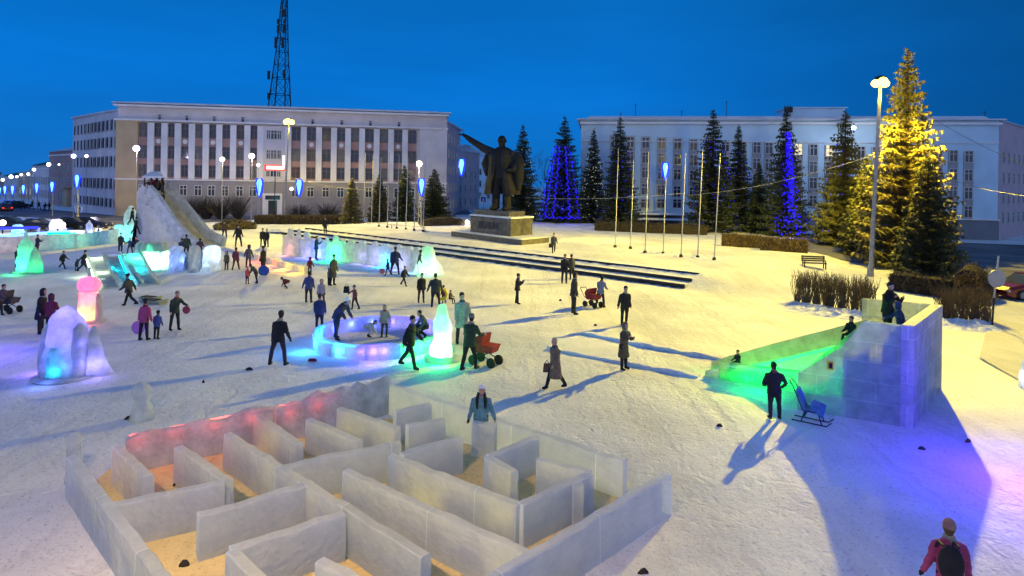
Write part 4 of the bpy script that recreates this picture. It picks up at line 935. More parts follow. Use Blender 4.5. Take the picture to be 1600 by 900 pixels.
IW = [((112, 712), (330, 1000), 'left outer labyrinth wall running out of the picture bottom'), ((183, 697), (233, 744), 'short ice wall just inside the left outer corner'),
 ((280, 697), (357, 750), 'ice wall second from the left between two patches of yellow floor'), ((356, 677), (666, 868), 'long diagonal ice wall ending in the bottom middle'),
 ((396, 643), (467, 692), 'stub ice wall third along the red lit back wall'), ((483, 654), (562, 688), 'stub ice wall fourth along the back wall'), ((531, 637), (622, 668), 'stub ice wall fifth along the back wall'),
 ((177, 787), (350, 751), 'cross wall between the left outer wall and the yellow floor patches'), ((309, 803), (477, 757), 'front cross wall right of the biggest yellow floor patch'),
 ((360, 856), (537, 801), 'lower cross wall above the bottom edge of the picture'), ((362, 859), (430, 925), 'wall stub running down from the lower cross wall'), ((500, 874), (560, 905), 'short diagonal wall at the very bottom'),
 ((436, 729), (625, 690), 'cross wall behind the long diagonal wall'), ((541, 735), (825, 862), 'second long diagonal wall beside the dark hole'), ((612, 711), (812, 787), 'third diagonal wall ending at a sharp corner'),
 ((812, 787), (922, 737), 'wall turning back from the sharp corner toward the pillar'), ((842, 714), (922, 737), 'short wall facing us behind the pillar'), ((763, 711), (838, 683), 'cross wall below the back outer wall'),
 ((762, 712), (804, 736), 'stub wall with a square end in the middle of the right half'), ((617, 641), (672, 630), 'short block wall against the right back wall'), ((636, 665), (694, 654), 'second short block wall in front of it'),
 ((628, 708), (720, 683), 'inner cross wall in the middle of the labyrinth'), ((739, 660), (775, 664), 'narrow wall below the woman in the teal coat'), ((604, 598), (977, 719), 'long back outer wall on the right side'), ((1043, 739), (760, 905), 'right outer wall tinted violet')]
for i, (a, b_, lb) in enumerate(IW):
    ice_wall(a, b_, lb, rag=.035)
tag(MB().box((0, 0, .36), (.38, .20, .80), .1).build('ice_pillar', M_ice, loc=G(894, 818), smooth=False), 'upright ice block pillar standing inside the corner of the labyrinth', 'ice pillar')
# back wall with snow piled jagged on it and a red strip
ice_wall((197, 683), (430, 640), 'red lit left half of the labyrinth back wall', rag=.07, m=ice('frosted_wall', (.72, .76, .80), .16, .5, .4))
ice_wall((430, 636), (606, 592), 'ragged frosted right half of the back wall', h=.95, rag=.16, m=ice('frosted_wall', (.72, .76, .80)))
A, B_ = G(197, 683, .74), G(600, 604, .74)
t = thing('led_strip', 'glowing red light strip set along the labyrinth back wall', 'light strip', A); e = B_ - A
m_ = MB(); 
for f0, f1 in ((.01, .12), (.14, .38), (.42, .62), (.66, .78)): m_.tube([e * f0 + Vector((0, .0, .02)), e * f1 + Vector((0, 0, .02))], .016, 6)
m_.build('tube', glow('led_red', (1, .06, .05), 9), t)
for f0 in (.08, .2, .33, .46, .6, .72): lamp('led_light', e * f0 + Vector((.02, -.55, .0)), (1, .05, .04), 4.0, .2, t)
def lump(px, py, r, label, nm='frost_lump'):
    p = G(px, py); b = MB(); b.rings([rough_ring(0, 0, z, r * q, r * q * .6, 10, .5, px) for z, q in ((-.02, 1), (r * .4, .9), (r * .75, .35))]); tag(b.build(nm, M_ice3, loc=p), label, 'ice figure' if r > .3 else 'snow lump')
o = MB(); q = G(220, 655)
o.rings([rough_ring(0, 0, z, .32 * k, .28 * k, 12, .3, 3) for z, k in ((-.02, 1), (.2, 1.0), (.5, .55), (.7, .75), (.9, .5), (1.0, .1))]); tag(o.build('clear_ice_figure', ice('glassy', (.8, .85, .9), .55, .4, .1), smooth=True, loc=q), 'small glassy ice figure left of the red lit wall', 'ice figure')
o = MB(); o.rings([rough_ring(0, 0, z, .16 * k, .16 * k, 12, .2, 6) for z, k in ((-.02, 1), (.75, .8), (.95, 1.1), (1.05, .4))]); tag(o.build('ice_post', ice('glassy', (.8, .85, .9)), smooth=True, loc=G(114, 752)), 'rounded ice post at the head of the left outer wall', 'ice post')
# litter and boot marks
for i, (px, py, s, lb) in enumerate(((390, 578, .2, 'black glove lying on snow left of the blue ring'), (488, 564, .26, 'dark red mat lying in front of the blue ring'), (288, 886, .16, 'dark clump on the yellow labyrinth floor'), (272, 762, .1, 'small dark scrap on the leftmost yellow floor patch'),
        (1440, 703, .12, 'dark scrap in the blue shadow of the ice tower'), (1513, 691, .12, 'dark clump on the lit snow right of the tower shadow'), (1006, 896, .14, 'dark lump near the bottom middle'), (1125, 667, .10, 'brown scrap left of the standing man'), (587, 748, .28, 'black cap in the gap of the labyrinth'),
        (318, 598, .07, 'tiny dark bit of ice far left of the ring'), (930, 509, .14, 'dark streak of ice behind the brown coated women'), (876, 470, .1, 'small dark bit near the man with the strap'), (201, 655, .12, 'dark stone beside the glassy ice figure'))):
    s *= .6; b = MB(); b.rings([rough_ring(0, 0, z, s * k, s * k * .55, 9, .8, i) for z, k in ((.0, 1), (.04, .9), (.09, .4))]); tag(b.build('litter', mat('litter_dark', (.03, .025, .025), .9) if i != 1 else mat('mat_red', (.15, .015, .03), .9), loc=G(px, py) + Vector((0, 0, .03 if 'labyrinth' in lb else 0))), lb, 'litter')

# ------------------------------------------------------------------ big ice slide on the right
OA = Vector((10.7 + .1, 17.0, 0)); U = Vector((-.88, .48)).normalized(); V = Vector((.67, .74)).normalized()
sl = thing('ice_slide', 'block built ice slide with a lookout tower and a green lit chute', 'ice slide', OA)
def T(a, b_, z): q = U * a + V * b_; return Vector((q.x, q.y, z))
def panel(prof, b0, th, name, m, along='a'):
    """vertical slab: profile of (distance, height) corners, extruded by th"""
    mb = MB(); f = (lambda a, c, z: T(a, c, z)) if along == 'a' else (lambda a, c, z: T(c, a, z))
    mb.rings([[f(a, b0, z) for a, z in prof], [f(a, b0 + th, z) for a, z in prof]]); return mb.build(name, m, sl)
M_tower = ice('tower_ice', (.50, .60, .66), .32, .42, .12, joint=(1.3, .55))
M_edge = ice('tower_side_ice', (.66, .70, .84), .05, .5, .35, joint=(1.5, .6))
panel([(.16, 0), (.16, 2.75), (1.05, 2.77), (1.62, 1.95), (2.35, 1.36), (2.72, 1.08), (2.72, 0)], 0, .22, 'front_wall', M_tower)
panel([(0, 0), (0, 2.78), (4.7, 2.72), (4.7, 0)], -.14, .30, 'side_wall', M_edge, 'b')
panel([(.16, 0), (.16, 2.72), (2.1, 2.72), (2.1, 0)], 4.45, .24, 'back_wall', M_tower)
mb = MB(); mb.rings([[T(.17, .24, 0), T(1.6, .24, 0), T(1.6, 4.44, 0), T(.17, 4.44, 0)], [T(.17, .24, 1.75), T(1.6, .24, 1.75), T(1.6, 4.44, 1.75), T(.17, 4.44, 1.75)]]); mb.build('platform', M_ice3, sl)
# chute from (1.6, z1.75) to (6.6, .2)
C0, C1 = 1.97, 2.95
pr = [(1.61, 1.74), (2.6, 1.32), (3.6, .90), (4.6, .50), (5.4, .24), (6.2, .12)]
mb = MB()
for i in range(len(pr) - 1):
    (a0, z0), (a1, z1) = pr[i], pr[i + 1]; k = 6
    for j in range(k):
        b0_, b1_ = C0 + (C1 - C0) * j / k, C0 + (C1 - C0) * (j + 1) / k
        mb.quad(T(a0, b0_, z0), T(a0, b1_, z0), T(a1, b1_, z1), T(a1, b0_, z1))
mb.build('chute', ice('chute_ice', (.5, .74, .66), .14, .7, .15), sl)
panel([(1.3, 0), (1.3, 2.5), (1.45, 2.42), (2.2, 1.62), (2.95, .86), (3.2, .64), (5.65, .58), (5.65, 0)], C0 - .2, .2, 'near_rail', ice('rail_ice', (.42, .64, .56), .24, .66, .12, joint=(1.0, .4)))  # rail ice tinted green to strengthen the green lamp light
panel([(1.61, 0), (1.61, 2.3), (3.0, 1.72), (4.4, 1.14), (5.8, .52), (6.4, .22), (6.4, 0)], C1, .2, 'far_rail', ice('far_rail_ice', (.62, .66, .58), .08, .5, .25))
panel([(5.652, 0), (5.652, .34), (6.1, .2), (6.1, 0)], C0 - .2, .2, 'rail_end', M_ice3)
for a_, z_, p_ in ((1.85, .9, 22), (2.4, .5, 26), (3.2, .3, 30), (4.1, .22, 26), (5.0, .14, 22)):
    lamp('green_lamp', T(a_, (C0 + C1) / 2, z_), (.0, 1, .07), p_ * 7, .08, sl)
MB().tube([T(2.6, C0 + .03, .50), T(3.4, C0 + .03, .50), T(4.6, C0 + .03, .46), T(5.5, C0 + .03, .44)], .018, 6).build('led_strip', glow('led_teal', (.3, 1, .8), 5), sl)
lamp('green_spill', T(4.2, C0 - .9, .5), (0, 1, .1), 60, .2, sl)
q = T(2.08, -.05, 0) + OA; mb = MB(); e_ = math.atan2(U.y, U.x)
mb.box((0, 0, 0), (.16, .02, .26), e_); o = mb.build('notice', mat('notice_yellow', (.75, .55, .05), .6), sl, loc=T(1.86, -.03, 1.42)); MB().box((0, -.02, .0), (.09, .02, .16), e_).build('notice_print', M_black, o)

# ------------------------------------------------------------------ round LED ring
RC = Vector((AT(593, 500, 25.2).x, 25.2, 0)); RR_ = 2.5
t = thing('ice_ring', 'low round ice ring wall glowing blue and cyan around a play circle', 'ice ring', RC)
def arc(a0, a1, r0, r1, h0, h1, n=30, m=None, name='ring_wall', hh=lambda a: 1):
    mb = MB(); rs = []
    for i in range(n + 1):
        a = a0 + (a1 - a0) * i / n; c, s = math.cos(a), math.sin(a); rs.append([(r0 * c, r0 * s, h0), (r1 * c, r1 * s, h0), (r1 * c, r1 * s, h1 * hh(a)), (r0 * c, r0 * s, h1 * hh(a))])
    mb.rings(rs); return mb.build(name, m or M_icer, t)
for k in range(12):
    a0 = 2 * math.pi * k / 12; arc(a0 + .006, a0 + 2 * math.pi / 12 - .006, RR_ - .16, RR_ + .08, -.05, .52 + .02 * math.sin(k * 3), 6, name='ring_block')
arc(0, 2 * math.pi, .02, RR_ - .17, -.02, .02, 40, M_pack, 'ring_floor')
def strip(a0, a1, col, s, z=.46, r=RR_ - .05, pw=5, tc=None):
    MB().tube([(r * math.cos(a0 + (a1 - a0) * i / 14), r * math.sin(a0 + (a1 - a0) * i / 14), z) for i in range(15)], .03, 6).build('led_tube', glow('tube_%.2f_%.2f_%.2f' % col, col, s), t)
    for f in (.15, .5, .85): a = a0 + (a1 - a0) * f; lamp('led_light', ((r + .0) * math.cos(a), (r + .0) * math.sin(a), .3), col, pw * 3, .05, t)
    a = (a0 + a1) / 2; lamp('led_spill', ((r + .45) * math.cos(a), (r + .45) * math.sin(a), .4), col, pw * 7.0, .1, t)
strip(R(165), R(262), (.02, .30, 1), 12, pw=12)
strip(R(100), R(163), (.06, .08, 1), 7, pw=8)
strip(R(30), R(98), (.12, .06, 1), 6, pw=6)
strip(R(264), R(290), (.10, .04, 1), 2.5, pw=9)
strip(R(300), R(335), (.03, 1, .2), 3, pw=6)

# ------------------------------------------------------------------ carved ice figures lit from inside
PS = .6
def sculpt(name, label, px, py, prof, col, powers, sy=.8, jit=.12, n=18, m=None, extra=None, spill=1.0, rot=0):
    p = G(px, py); t = thing(name, label, 'ice sculpture', p, rot)
    mb = MB(); zz = [q[1] for q in prof]; sub = []
    for (r0, z0), (r1, z1) in zip(prof[:-1], prof[1:]):
        k = max(1, int(abs(z1 - z0) / .14))
        for i in range(k): sub.append((r0 + (r1 - r0) * i / k, z0 + (z1 - z0) * i / k))
    sub.append(prof[-1])
    mb.rings([rough_ring(0, 0, z, r, r * sy, n, jit, px * .37) for r, z in sub]); mb.build('body', m or M_ice3, t, smooth=True)
    if extra: extra(t)
    for x, y, z, pw, c in powers: lamp('inner_lamp', (x, y, z), c or col, pw * PS, .06, t)
    return t
def gx(t):
    MB().lathe([(.62, -.02), (.66, .06), (.62, .16), (.4, .20)], n=22, sy=.85).build('base_disc', M_ice3, t, smooth=True)
    mb = MB(); mb.tube([(.26, 0, .2), (.40, 0, .35), (.42, 0, .55), (.3, 0, .62)], .07, 8); mb.build('handle', M_ice3, t, smooth=True)
    lamp('base_glow', (0, -.75, .28), (.0, 1, .1), 60, .1, t); lamp('base_glow', (-.8, .1, .3), (.0, 1, .1), 50, .1, t)
sculpt('ice_teapot_figure', 'tall bell shaped ice figure shining bright green beside the blue ring', 690, 563, [(.46, .18), (.44, .42), (.33, .62), (.28, .95), (.33, 1.15), (.30, 1.4), (.20, 1.6), (.19, 1.85), (.13, 2.02), (.02, 2.05)], (.0, 1, .2), [(0, 0, .4, 330, (.35, 1, .45)), (0, 0, .9, 60, (.08, 1, .2)), (0, 0, 1.5, 16, (.0, 1, .12))], extra=gx)
def px_(t):
    MB().ball((0, -.02, 1.66), (.5, .42, .38), 16, 10).build('dome', M_ice3, t, smooth=True); MB().lathe([(.1, 1.98), (.06, 2.15), (.04, 2.4), (.01, 2.5)], n=8).build('spire', M_ice3, t)
    MB().lathe([(.62, -.02), (.64, .08), (.5, .12)], n=16).build('base', M_ice3, t); MB().rings([rough_ring(.52, -.1, z, r, r, 10, .2, z) for z, r in ((0, .16), (.5, .13), (1.1, .15), (1.3, .08))]).build('side_bulge', M_ice3, t, smooth=True)
    lamp('base_glow', (.2, -.8, .3), (1, .12, .2), 22, .1, t)
sculpt('ice_tower_figure', 'pink glowing ice tower with onion dome and thin spire', 139, 503, [(.46, 0), (.46, .5), (.44, 1.0), (.42, 1.32), (.2, 1.4)], (1, .10, .22), [(-.1, -.1, .38, 90, (1, .36, .06)), (0, 0, 1.05, 50, None), (0, 0, 1.7, 44, (1, .06, .25))], extra=px_, jit=.05)
def bx(t):
    mb = MB(); 
    for s in (-1, 1): mb.rings([rough_ring(s * .5, -.1, z, .20 * k, .3 * k, 10, .3, s) for z, k in ((0, 1.3), (.5, 1.1), (1.1, .9), (1.6, .6), (1.75, .2))])
    mb.build('side_columns', M_ice3, t, smooth=True)
    for s in (-1, 1): lamp('inner_lamp', (s * .5, -.1, .5), (.16, .14, 1), 18, .05, t); lamp('inner_lamp', (s * .5, -.1, 1.1), (.16, .12, 1), 10, .05, t)
    mb = MB(); mb.rings([rough_ring(.75, .2, z, .5 * k, .3 * k, 12, .3, 9) for z, k in ((-.02, 1.2), (.3, .9), (.7, .6), (1.2, .4), (1.6, .1))]); mb.build('ice_skirt', M_ice3, t, smooth=True); lamp('inner_lamp', (.75, .2, .4), (.2, .16, 1), 16, .05, t)
    mb = MB(); mb.lathe([(.9, -.02), (.95, .05), (.7, .1)], n=18); mb.build('base', M_ice3, t)
    MB().rings([rough_ring(-.05, -.36, z, .27 * k, .22, 12, .2, 4) for z, k in ((.08, .9), (.4, 1), (.8, .85), (1.05, .5))]).build('lit_niche', ice('niche_ice', (.7, .85, .95), .1, .75, .2), t, smooth=True); lamp('niche_lamp', (-.05, -.34, .3), (.0, .62, 1), 30, .05, t); lamp('niche_lamp', (-.05, -.34, .75), (.0, .35, 1), 8, .05, t)
    lamp('base_glow', (0, -.95, .35), (.10, .2, 1), 16, .1, t); lamp('base_glow', (-1.1, .2, .4), (.25, .12, 1), 22, .1, t); lamp('base_glow', (1.1, -.3, .4), (.35, .25, 1), 14, .1, t)
sculpt('ice_cascade_figure', 'large violet blue ice figure with a glowing cyan niche at the left', 103, 588, [(.66, 0), (.64, .6), (.60, 1.2), (.52, 1.7), (.38, 2.0), (.2, 2.2), (.02, 2.3)], (.10, .10, 1), [(0, 0, .5, 40, (.10, .12, 1)), (0, 0, 1.2, 50, (.16, .10, 1)), (0, 0, 1.9, 26, (.22, .14, 1))], extra=bx, jit=.22)
def gp(t): MB().lathe([(.8, -.02), (.85, .08), (.6, .14)], n=16).build('base', M_ice3, t); MB().rings([rough_ring(.62, 0, z, r, r, 10, .3, z) for z, r in ((0, .5), (.6, .4), (1.3, .22), (1.7, .05))]).build('ice_cloak', M_ice3, t, smooth=True); lamp('inner_lamp', (.62, 0, .4), (.0, 1, .25), 30, .06, t); lamp('base_glow', (0, -.9, .4), (.03, 1, .25), 50, .1, t)
sculpt('ice_bell_figure', 'pale green glowing ice figure far left with a pointed top', 40, 426, [(.62, 0), (.58, .7), (.46, 1.2), (.5, 1.6), (.40, 2.0), (.16, 2.25), (.05, 2.8), (.02, 2.9)], (.03, 1, .3), [(.1, -.1, .45, 130, None), (0, 0, 1.3, 25, None)], extra=gp)
sculpt('ice_violet_figure', 'violet ice figure just beyond the right edge', 1690, 775, [(.5, 0), (.4, 1.0), (.2, 1.9), (.02, 2.1)], (.25, .10, 1), [(0, 0, .6, 90, None), (0, 0, 1.4, 60, None), (-.75, 0, 1.2, 900, (.07, .01, 1)), (-.9, .9, 1.6, 520, (.09, .02, 1))])
sculpt('ice_violet_figure', 'violet ice figure just beyond the left edge', -75, 560, [(.5, 0), (.4, 1.0), (.2, 1.9), (.02, 2.1)], (.25, .10, 1), [(0, 0, .6, 90, None), (.8, 0, 1.2, 420, (.10, .04, 1))])
sculpt('ice_pillar_figure', 'white ice figure cut by the right edge of the picture', 1601, 606, [(.16, 0), (.15, .4), (.10, .8), (.02, 1.0)], (.8, .9, 1), [(0, 0, .4, 12, None)])

# ------------------------------------------------------------------ small slides and the green castle
def small_slide(px0, py0, ytop, px1, py1, wdt, label, col, pw, m=None):
    a, b_ = G(px0, py0), G(px1, py1); e = (b_ - a).to_2d(); Ls = e.length; h = ZT(px0, ytop, a.y)
    t = thing('small_ice_slide', label, 'ice slide', a, math.atan2(e.y, e.x), 'children ice slides'); mm_ = m or M_ice3
    pf_ = [(-.6, h * .85), (0, h * .83), (.25 * Ls, h * .55), (.6 * Ls, h * .2), (Ls, .06)]
    mb = MB(); mb.rings([[(x, -wdt / 2, z) for x, z in pf_] + [(Ls, -wdt / 2, 0), (-.6, -wdt / 2, 0)], [(x, wdt / 2, z) for x, z in pf_] + [(Ls, wdt / 2, 0), (-.6, wdt / 2, 0)]]); mb.build('chute', mm_, t)
    for s in (-1, 1):
        pp = [(x, z + .22) for x, z in pf_]
        mb = MB(); mb.rings([[(x, s * wdt / 2 - .06, z) for x, z in pp] + [(Ls, s * wdt / 2 - .06, 0), (-.6, s * wdt / 2 - .06, 0)], [(x, s * wdt / 2 + .06, z) for x, z in pp] + [(Ls, s * wdt / 2 + .06, 0), (-.6, s * wdt / 2 + .06, 0)]]); mb.build('side_rail', mm_, t)
    if pw:
        lamp('slide_lamp', (0, 0, h * .4), col, pw, .08, t); lamp('slide_lamp', (Ls * .45, 0, .12), col, pw * .5, .06, t); lamp('slide_spill', (Ls * .3, -wdt, .5), col, pw * .5, .1, t)
        MB().tube([(0, -wdt / 2 - .08, h * .8), (.25 * Ls, -wdt / 2 - .08, h * .5), (.6 * Ls, -wdt / 2 - .08, h * .2 + .05), (Ls, -wdt / 2 - .08, .12)], .05, 6).build('led_tube', glow('tube_%.2f_%.2f_%.2f' % col, col, 8), t)
    return t
small_slide(150, 425, 399, 173, 451, .9, 'small ice slide with a white glowing rail', (.85, 1, .6), 60)
small_slide(181, 420, 398, 207, 446, 1.1, 'small pale teal ice slide between the white and the cyan one', (.1, .8, .8), 0)
small_slide(204, 423, 393, 231, 446, 1.2, 'small ice slide glowing cyan beside the green castle', (.0, .75, 1), 110)
p = G(236, 420); t = thing('ice_castle', 'crenellated ice castle block burning white and green', 'ice castle', p)
k = p.y / F
mb = MB(); mb.rings([[(-24 * k, -.5, 0), (25 * k, -.5, 0), (25 * k, .7, 0), (-24 * k, .7, 0)], [(-21 * k, -.4, 28 * k), (20 * k, -.4, 28 * k), (20 * k, .6, 28 * k), (-21 * k, .6, 28 * k)]]); mb.build('wall', M_ice3, t)
for i in range(5): MB().box(((-18 + i * 9.2) * k, .1, 33 * k), (5 * k, 1.0, 11 * k)).ball(((-18 + i * 9.2) * k, .1, 39 * k), (3.6 * k, .5, 3.6 * k), 10, 6).build('merlon', M_ice3, t, smooth=False)
for x in (-12, 0, 12): lamp('castle_lamp', (x * k, .05, .55), (.25, 1, .45), 190, .1, t)
lamp('castle_spill', (0, -1.4, .6), (.05, 1, .45), 260, .2, t); lamp('castle_lamp', (0, .1, 28 * k), (.03, 1, .4), 60, .1, t)
def block_run(name, label, px, py, ytop, wpx, dep, m, lights=(), shape=None, taper=.75, cat='ice block'):
    p = G(px, py); k = p.y / F; h = (py - ytop) * k; t = thing(name, label, cat, p)
    mb = MB(); w_ = wpx * k; mb.rings([rough_ring(0, dep / 2, z, w_ / 2 * q, dep / 2 * q, 18, .24, px) for z, q in ((0, 1.05), (h * .2, 1.0), (h * .4, .99), (h * .6, .95), (h * .8, .88), (h * .93, taper), (h, taper * .6))]); mb.build('block', m, t, smooth=False)
    for x, z, c, pw in lights: lamp('block_lamp', (x * k, dep / 2, h * z), c, pw * .6, .08, t); lamp('block_spill', (x * k, -.4, h * .3), c, pw * .12, .1, t)
    return t
block_run('ice_block', 'blue violet ice block right of the green castle', 269, 424, 386, 20, 1.2, M_ice3, [(0, .4, (.2, .3, 1), 60)])
block_run('ice_block', 'pale grey ice block between the climbers', 297, 426, 385, 16, 1.2, M_ice3)
block_run('ice_block', 'white blue glowing ice arch end block right of the climbers', 322, 425, 386, 26, 1.6, M_ice3, [(0, .6, (.55, .75, 1), 120)])
for i, (px, py, w_) in enumerate(((283, 421, 16), (309, 421, 14))):
    p = G(px, py); k = p.y / F; t = thing('ice_stairs', ['blue ice steps left of the pale grey block', 'blue ice steps right of the pale grey block'][i], 'ice stairs', p)
    for j in range(4): MB().box((0, j * .35 + .1, .14 * (j + 1)), (w_ * k, .34, .28 * (j + 1))).build('step', M_ice2, t)

# ------------------------------------------------------------------ tall hill slide
p = G(250, 388); k = p.y / F
t = thing('tall_ice_slide', 'tall ice and wood slide hill with a roofed top and grey chute', 'slide hill', p)
def Q(px, py, dy=0): q = AT(px, py, p.y + dy); return Vector((q.x - p.x, dy, q.z))
fr = [(213, 388), (214, 300), (222, 288), (236, 300), (247, 330), (262, 362), (280, 388)]
MB().rings([[Q(x, y) for x, y in fr], [Q(x, y, 4) for x, y in fr]]).build('front_wall', ice('hill_ice', (.66, .70, .80), .08, .4, .35, dk=.75), t)
ch = [((226, 302), (256, 296)), ((240, 318), (268, 312)), ((254, 340), (285, 332)), ((268, 360), (303, 354)), ((290, 382), (318, 372)), ((316, 398), (344, 384))]
mb = MB(); rs = []
for i, (a, b_) in enumerate(ch):
    A, B_ = Q(*a, -1.0 + 0 * i), Q(*b_, 1.6); rs.append([A, A - Vector((0, 0, .5)), B_ - Vector((0, 0, .5)), B_])
mb.rings(rs); mb.build('chute', mat('worn_slide_wood', (.46, .43, .29), .6, 1.5, .3), t)
for nm, idx, dy in (('near_rail', 0, -1.05), ('far_rail', 1, 1.65)):
    mb = MB(); rs = []
    for q in ch:
        A = Q(*q[idx], dy); rs.append([A - Vector((0, 0, .7)), A + Vector((.3, 0, .75)), A + Vector((.55, .25, .75)), A + Vector((.2, .25, -.7))])
    mb.rings(rs); mb.build(nm, ice('rail_frost', (.58, .62, .66), .02, .3, .5), t)
st_ = MB()
for j in range(14): q = Q(206 + j * 1.1, 384 - j * 6.4, .2); st_.box((q.x, 1.2, q.z / 2), (.5, 1.6, q.z))
st_.build('stairs', mat('stair_dark', (.05, .07, .08), .8), t)
for x in (226, 236, 246, 253): MB().tube([Q(x, 300, 1), Q(x, 278, 1)], .07, 6).build('post', M_twigd, t)
rfm = MB(); a, b_ = Q(222, 278, -.6), Q(256, 278, -.6); a2, b2 = Q(222, 278, 3), Q(256, 278, 3); r1, r2 = Q(236, 268, .8), Q(243, 268, .8)
rfm.rings([[a, b_, b2, a2], [a + Vector((0, 0, .15)), b_ + Vector((0, 0, .15)), b2 + Vector((0, 0, .15)), a2 + Vector((0, 0, .15))], [r1, r2, r2 + Vector((0, .8, 0)), r1 + Vector((0, .8, 0))]]); rfm.build('roof', mat('snow_roof_small', (.6, .62, .64), .8), t)
mb = MB(); a, b_ = Q(229, 300, -.3), Q(256, 298, -.3); mb.box(((a.x + b_.x) / 2, -.2, a.z - .7), (abs(b_.x - a.x), .2, 1.0)); mb.build('platform_rail', M_twigd, t)
lamp('slide_lamp', Q(222, 345, -5.0), (.35, .5, 1), 260, .3, t)
block_run('ice_turret', 'teal lit ice turret left of the tall slide', 197, 378, 322, 17, 1.4, M_ice3, [(0, .2, (.05, .9, .8), 200)], taper=.5, cat='ice tower')
block_run('ice_block', 'low pale ice block at the foot of the turret', 214, 384, 366, 22, 1.2, M_ice3, [(0, .4, (.4, .7, 1), 20)])

# ------------------------------------------------------------------ low rink fence on the left
def fence_run(pts, h, label, name='ice_fence', m=None, rag=.03, grp='low ice fences', lights=(), dy=.35):
    t = thing(name, label, 'ice fence', G(*pts[0]), 0, grp); o = G(*pts[0])
    for a, b_ in zip(pts[:-1], pts[1:]):
        A, B_ = G(*a) - o, G(*b_) - o; n = max(2, int((B_ - A).length / .5)); mb = MB(); e = (B_ - A).to_2d().normalized(); nn = Vector((-e.y, e.x, 0)) * .15; rs = []
        for i in range(n + 1):
            q = A.lerp(B_, i / n); hh = h + rag * 2 * noise.noise((q.x * 2 + o.x, q.y * 2, h)) + rag * 3 * abs(noise.noise((q.x * 5, q.y, 2)))
            rs.append([q - nn, q - nn + Vector((0, 0, hh)), q + nn + Vector((0, 0, hh)), q + nn])
        mb.rings(rs); mb.build('panel', m or M_ice2, t)
    for px, py, z, c, pw in lights: q = G(px, py) - o; lamp('fence_lamp', (q.x, q.y + dy, z), c, pw, .1, t)
    return t
fence_run([(-60, 398), (28, 394)], 1.3, 'pink lit low ice fence at the left edge', m=M_ice3, lights=[(-10, 393, .7, (1, .15, .25), 130), (18, 391, .7, (1, .2, .3), 70)])
fence_run([(28, 394), (74, 391)], 1.3, 'grey low ice fence behind the walking person', m=M_ice3)
fence_run([(74, 391), (118, 388)], 1.3, 'green lit low ice fence left of the skating figure', m=M_ice3, lights=[(85, 388, .9, (.0, 1, .5), 120), (105, 387, .9, (0, 1, .5), 120)])
fence_run([(118, 388), (150, 383), (184, 376)], 1.2, 'pale blue low ice fence ending at the turret', m=M_ice3)
def neon(pts, z, col, s, r, label, pw=0):
    o = G(*pts[0]); t = thing('neon_tube', label, 'light tube', o, 0, 'neon tubes of the rink'); q = [G(*p) - o + Vector((0, 0, z)) for p in pts]
    MB().tube(q, r, 6).build('tube', glow('neon_%.2f_%.2f_%.2f' % col, col, s), t); MB().box((q[0].x, q[0].y, z / 2), (.2, .2, z)).box((q[-1].x, q[-1].y, z / 2), (.2, .2, z)).build('support', M_ice3, t)
    if pw:
        for f in (.25, .75): m_ = q[0].lerp(q[-1], f); lamp('neon_light', m_ + Vector((0, -.6, .3)), col, pw, .2, t)
neon([(-40, 384), (30, 383), (60, 379), (110, 375)], .9, (.10, .22, 1), 5, .13, 'long blue neon tube over the left rink', 300)
neon([(74, 384), (118, 383)], 1.1, (.0, 1, .5), 2.2, .13, 'green neon tube on the rink fence', 60)
neon([(-40, 377), (60, 374)], 1.2, (.03, .04, .9), 2.5, .15, 'deep blue neon tube behind the long one', 160)
def lit_blob(px, py, ytop, wpx, col, s, label, name='lit_ice_boat'):
    p = G(px, py); k = p.y / F; h = (py - ytop) * k; w_ = wpx * k; t = thing(name, label, 'ice figure', p)
    mb = MB(); mb.rings([rough_ring(0, 0, z, w_ / 2 * q, .5 * q, 16, .15, px) for z, q in ((0, .5), (h * .4, .8), (h * .8, 1), (h, .95))]); mb.build('body', M_ice3, t, smooth=True)
    [lamp('inner_lamp', (q * w_, 0, h * .65), col, s * .3, .1, t) for q in (-.3, 0, .3)]
lit_blob(122, 375, 361, 26, (.8, .9, 1), 160, 'brilliant white ice boat on the left rink')
block_run('ice_castle_gate', 'violet ice gate tower on the left rink', 80, 370, 343, 20, 1.5, M_ice3, [(0, .5, (.22, .16, 1), 190)], taper=.8, cat='ice tower')
block_run('ice_cone', 'slim violet ice cone right of the white boat', 135, 376, 345, 8, .8, M_ice3, [(0, .4, (.35, .3, 1), 50)], taper=.3, cat='ice figure')
block_run('ice_block', 'light blue ice block at the far left rink', 22, 372, 351, 15, 1.0, M_ice3, [(0, .5, (.1, .5, 1), 110)])
block_run('ice_block', 'turquoise glowing ice block left of the turret', 180, 374, 352, 15, 1.0, M_ice3, [(0, .5, (.0, .8, 1), 190)])
block_run('ice_block', 'small white ice wedge left of the turquoise block', 151, 366, 356, 9, .6, M_ice3, [(0, .5, (.8, .9, 1), 40)], taper=.3)
for px, py, lb, c in ((4, 351, 'white ball lamp at the left edge', (1, .95, .85)), (90, 356, 'left ball lamp of the pair by the violet gate', W_), (97, 355, 'right ball lamp of the pair by the violet gate', W_)):
    o = G(px, py + 14); t = thing('ball_lamp', lb, 'lamp', o); MB().tube([(0, 0, 0), (0, 0, 1)], .08, 6).build('stem', M_dark, t); MB().ball((0, 0, 1.2), .32, 12, 8).build('globe', glow('ball_white', c, 5), t); lamp('ball_light', (0, -.6, 1.3), c, 40, .2, t)

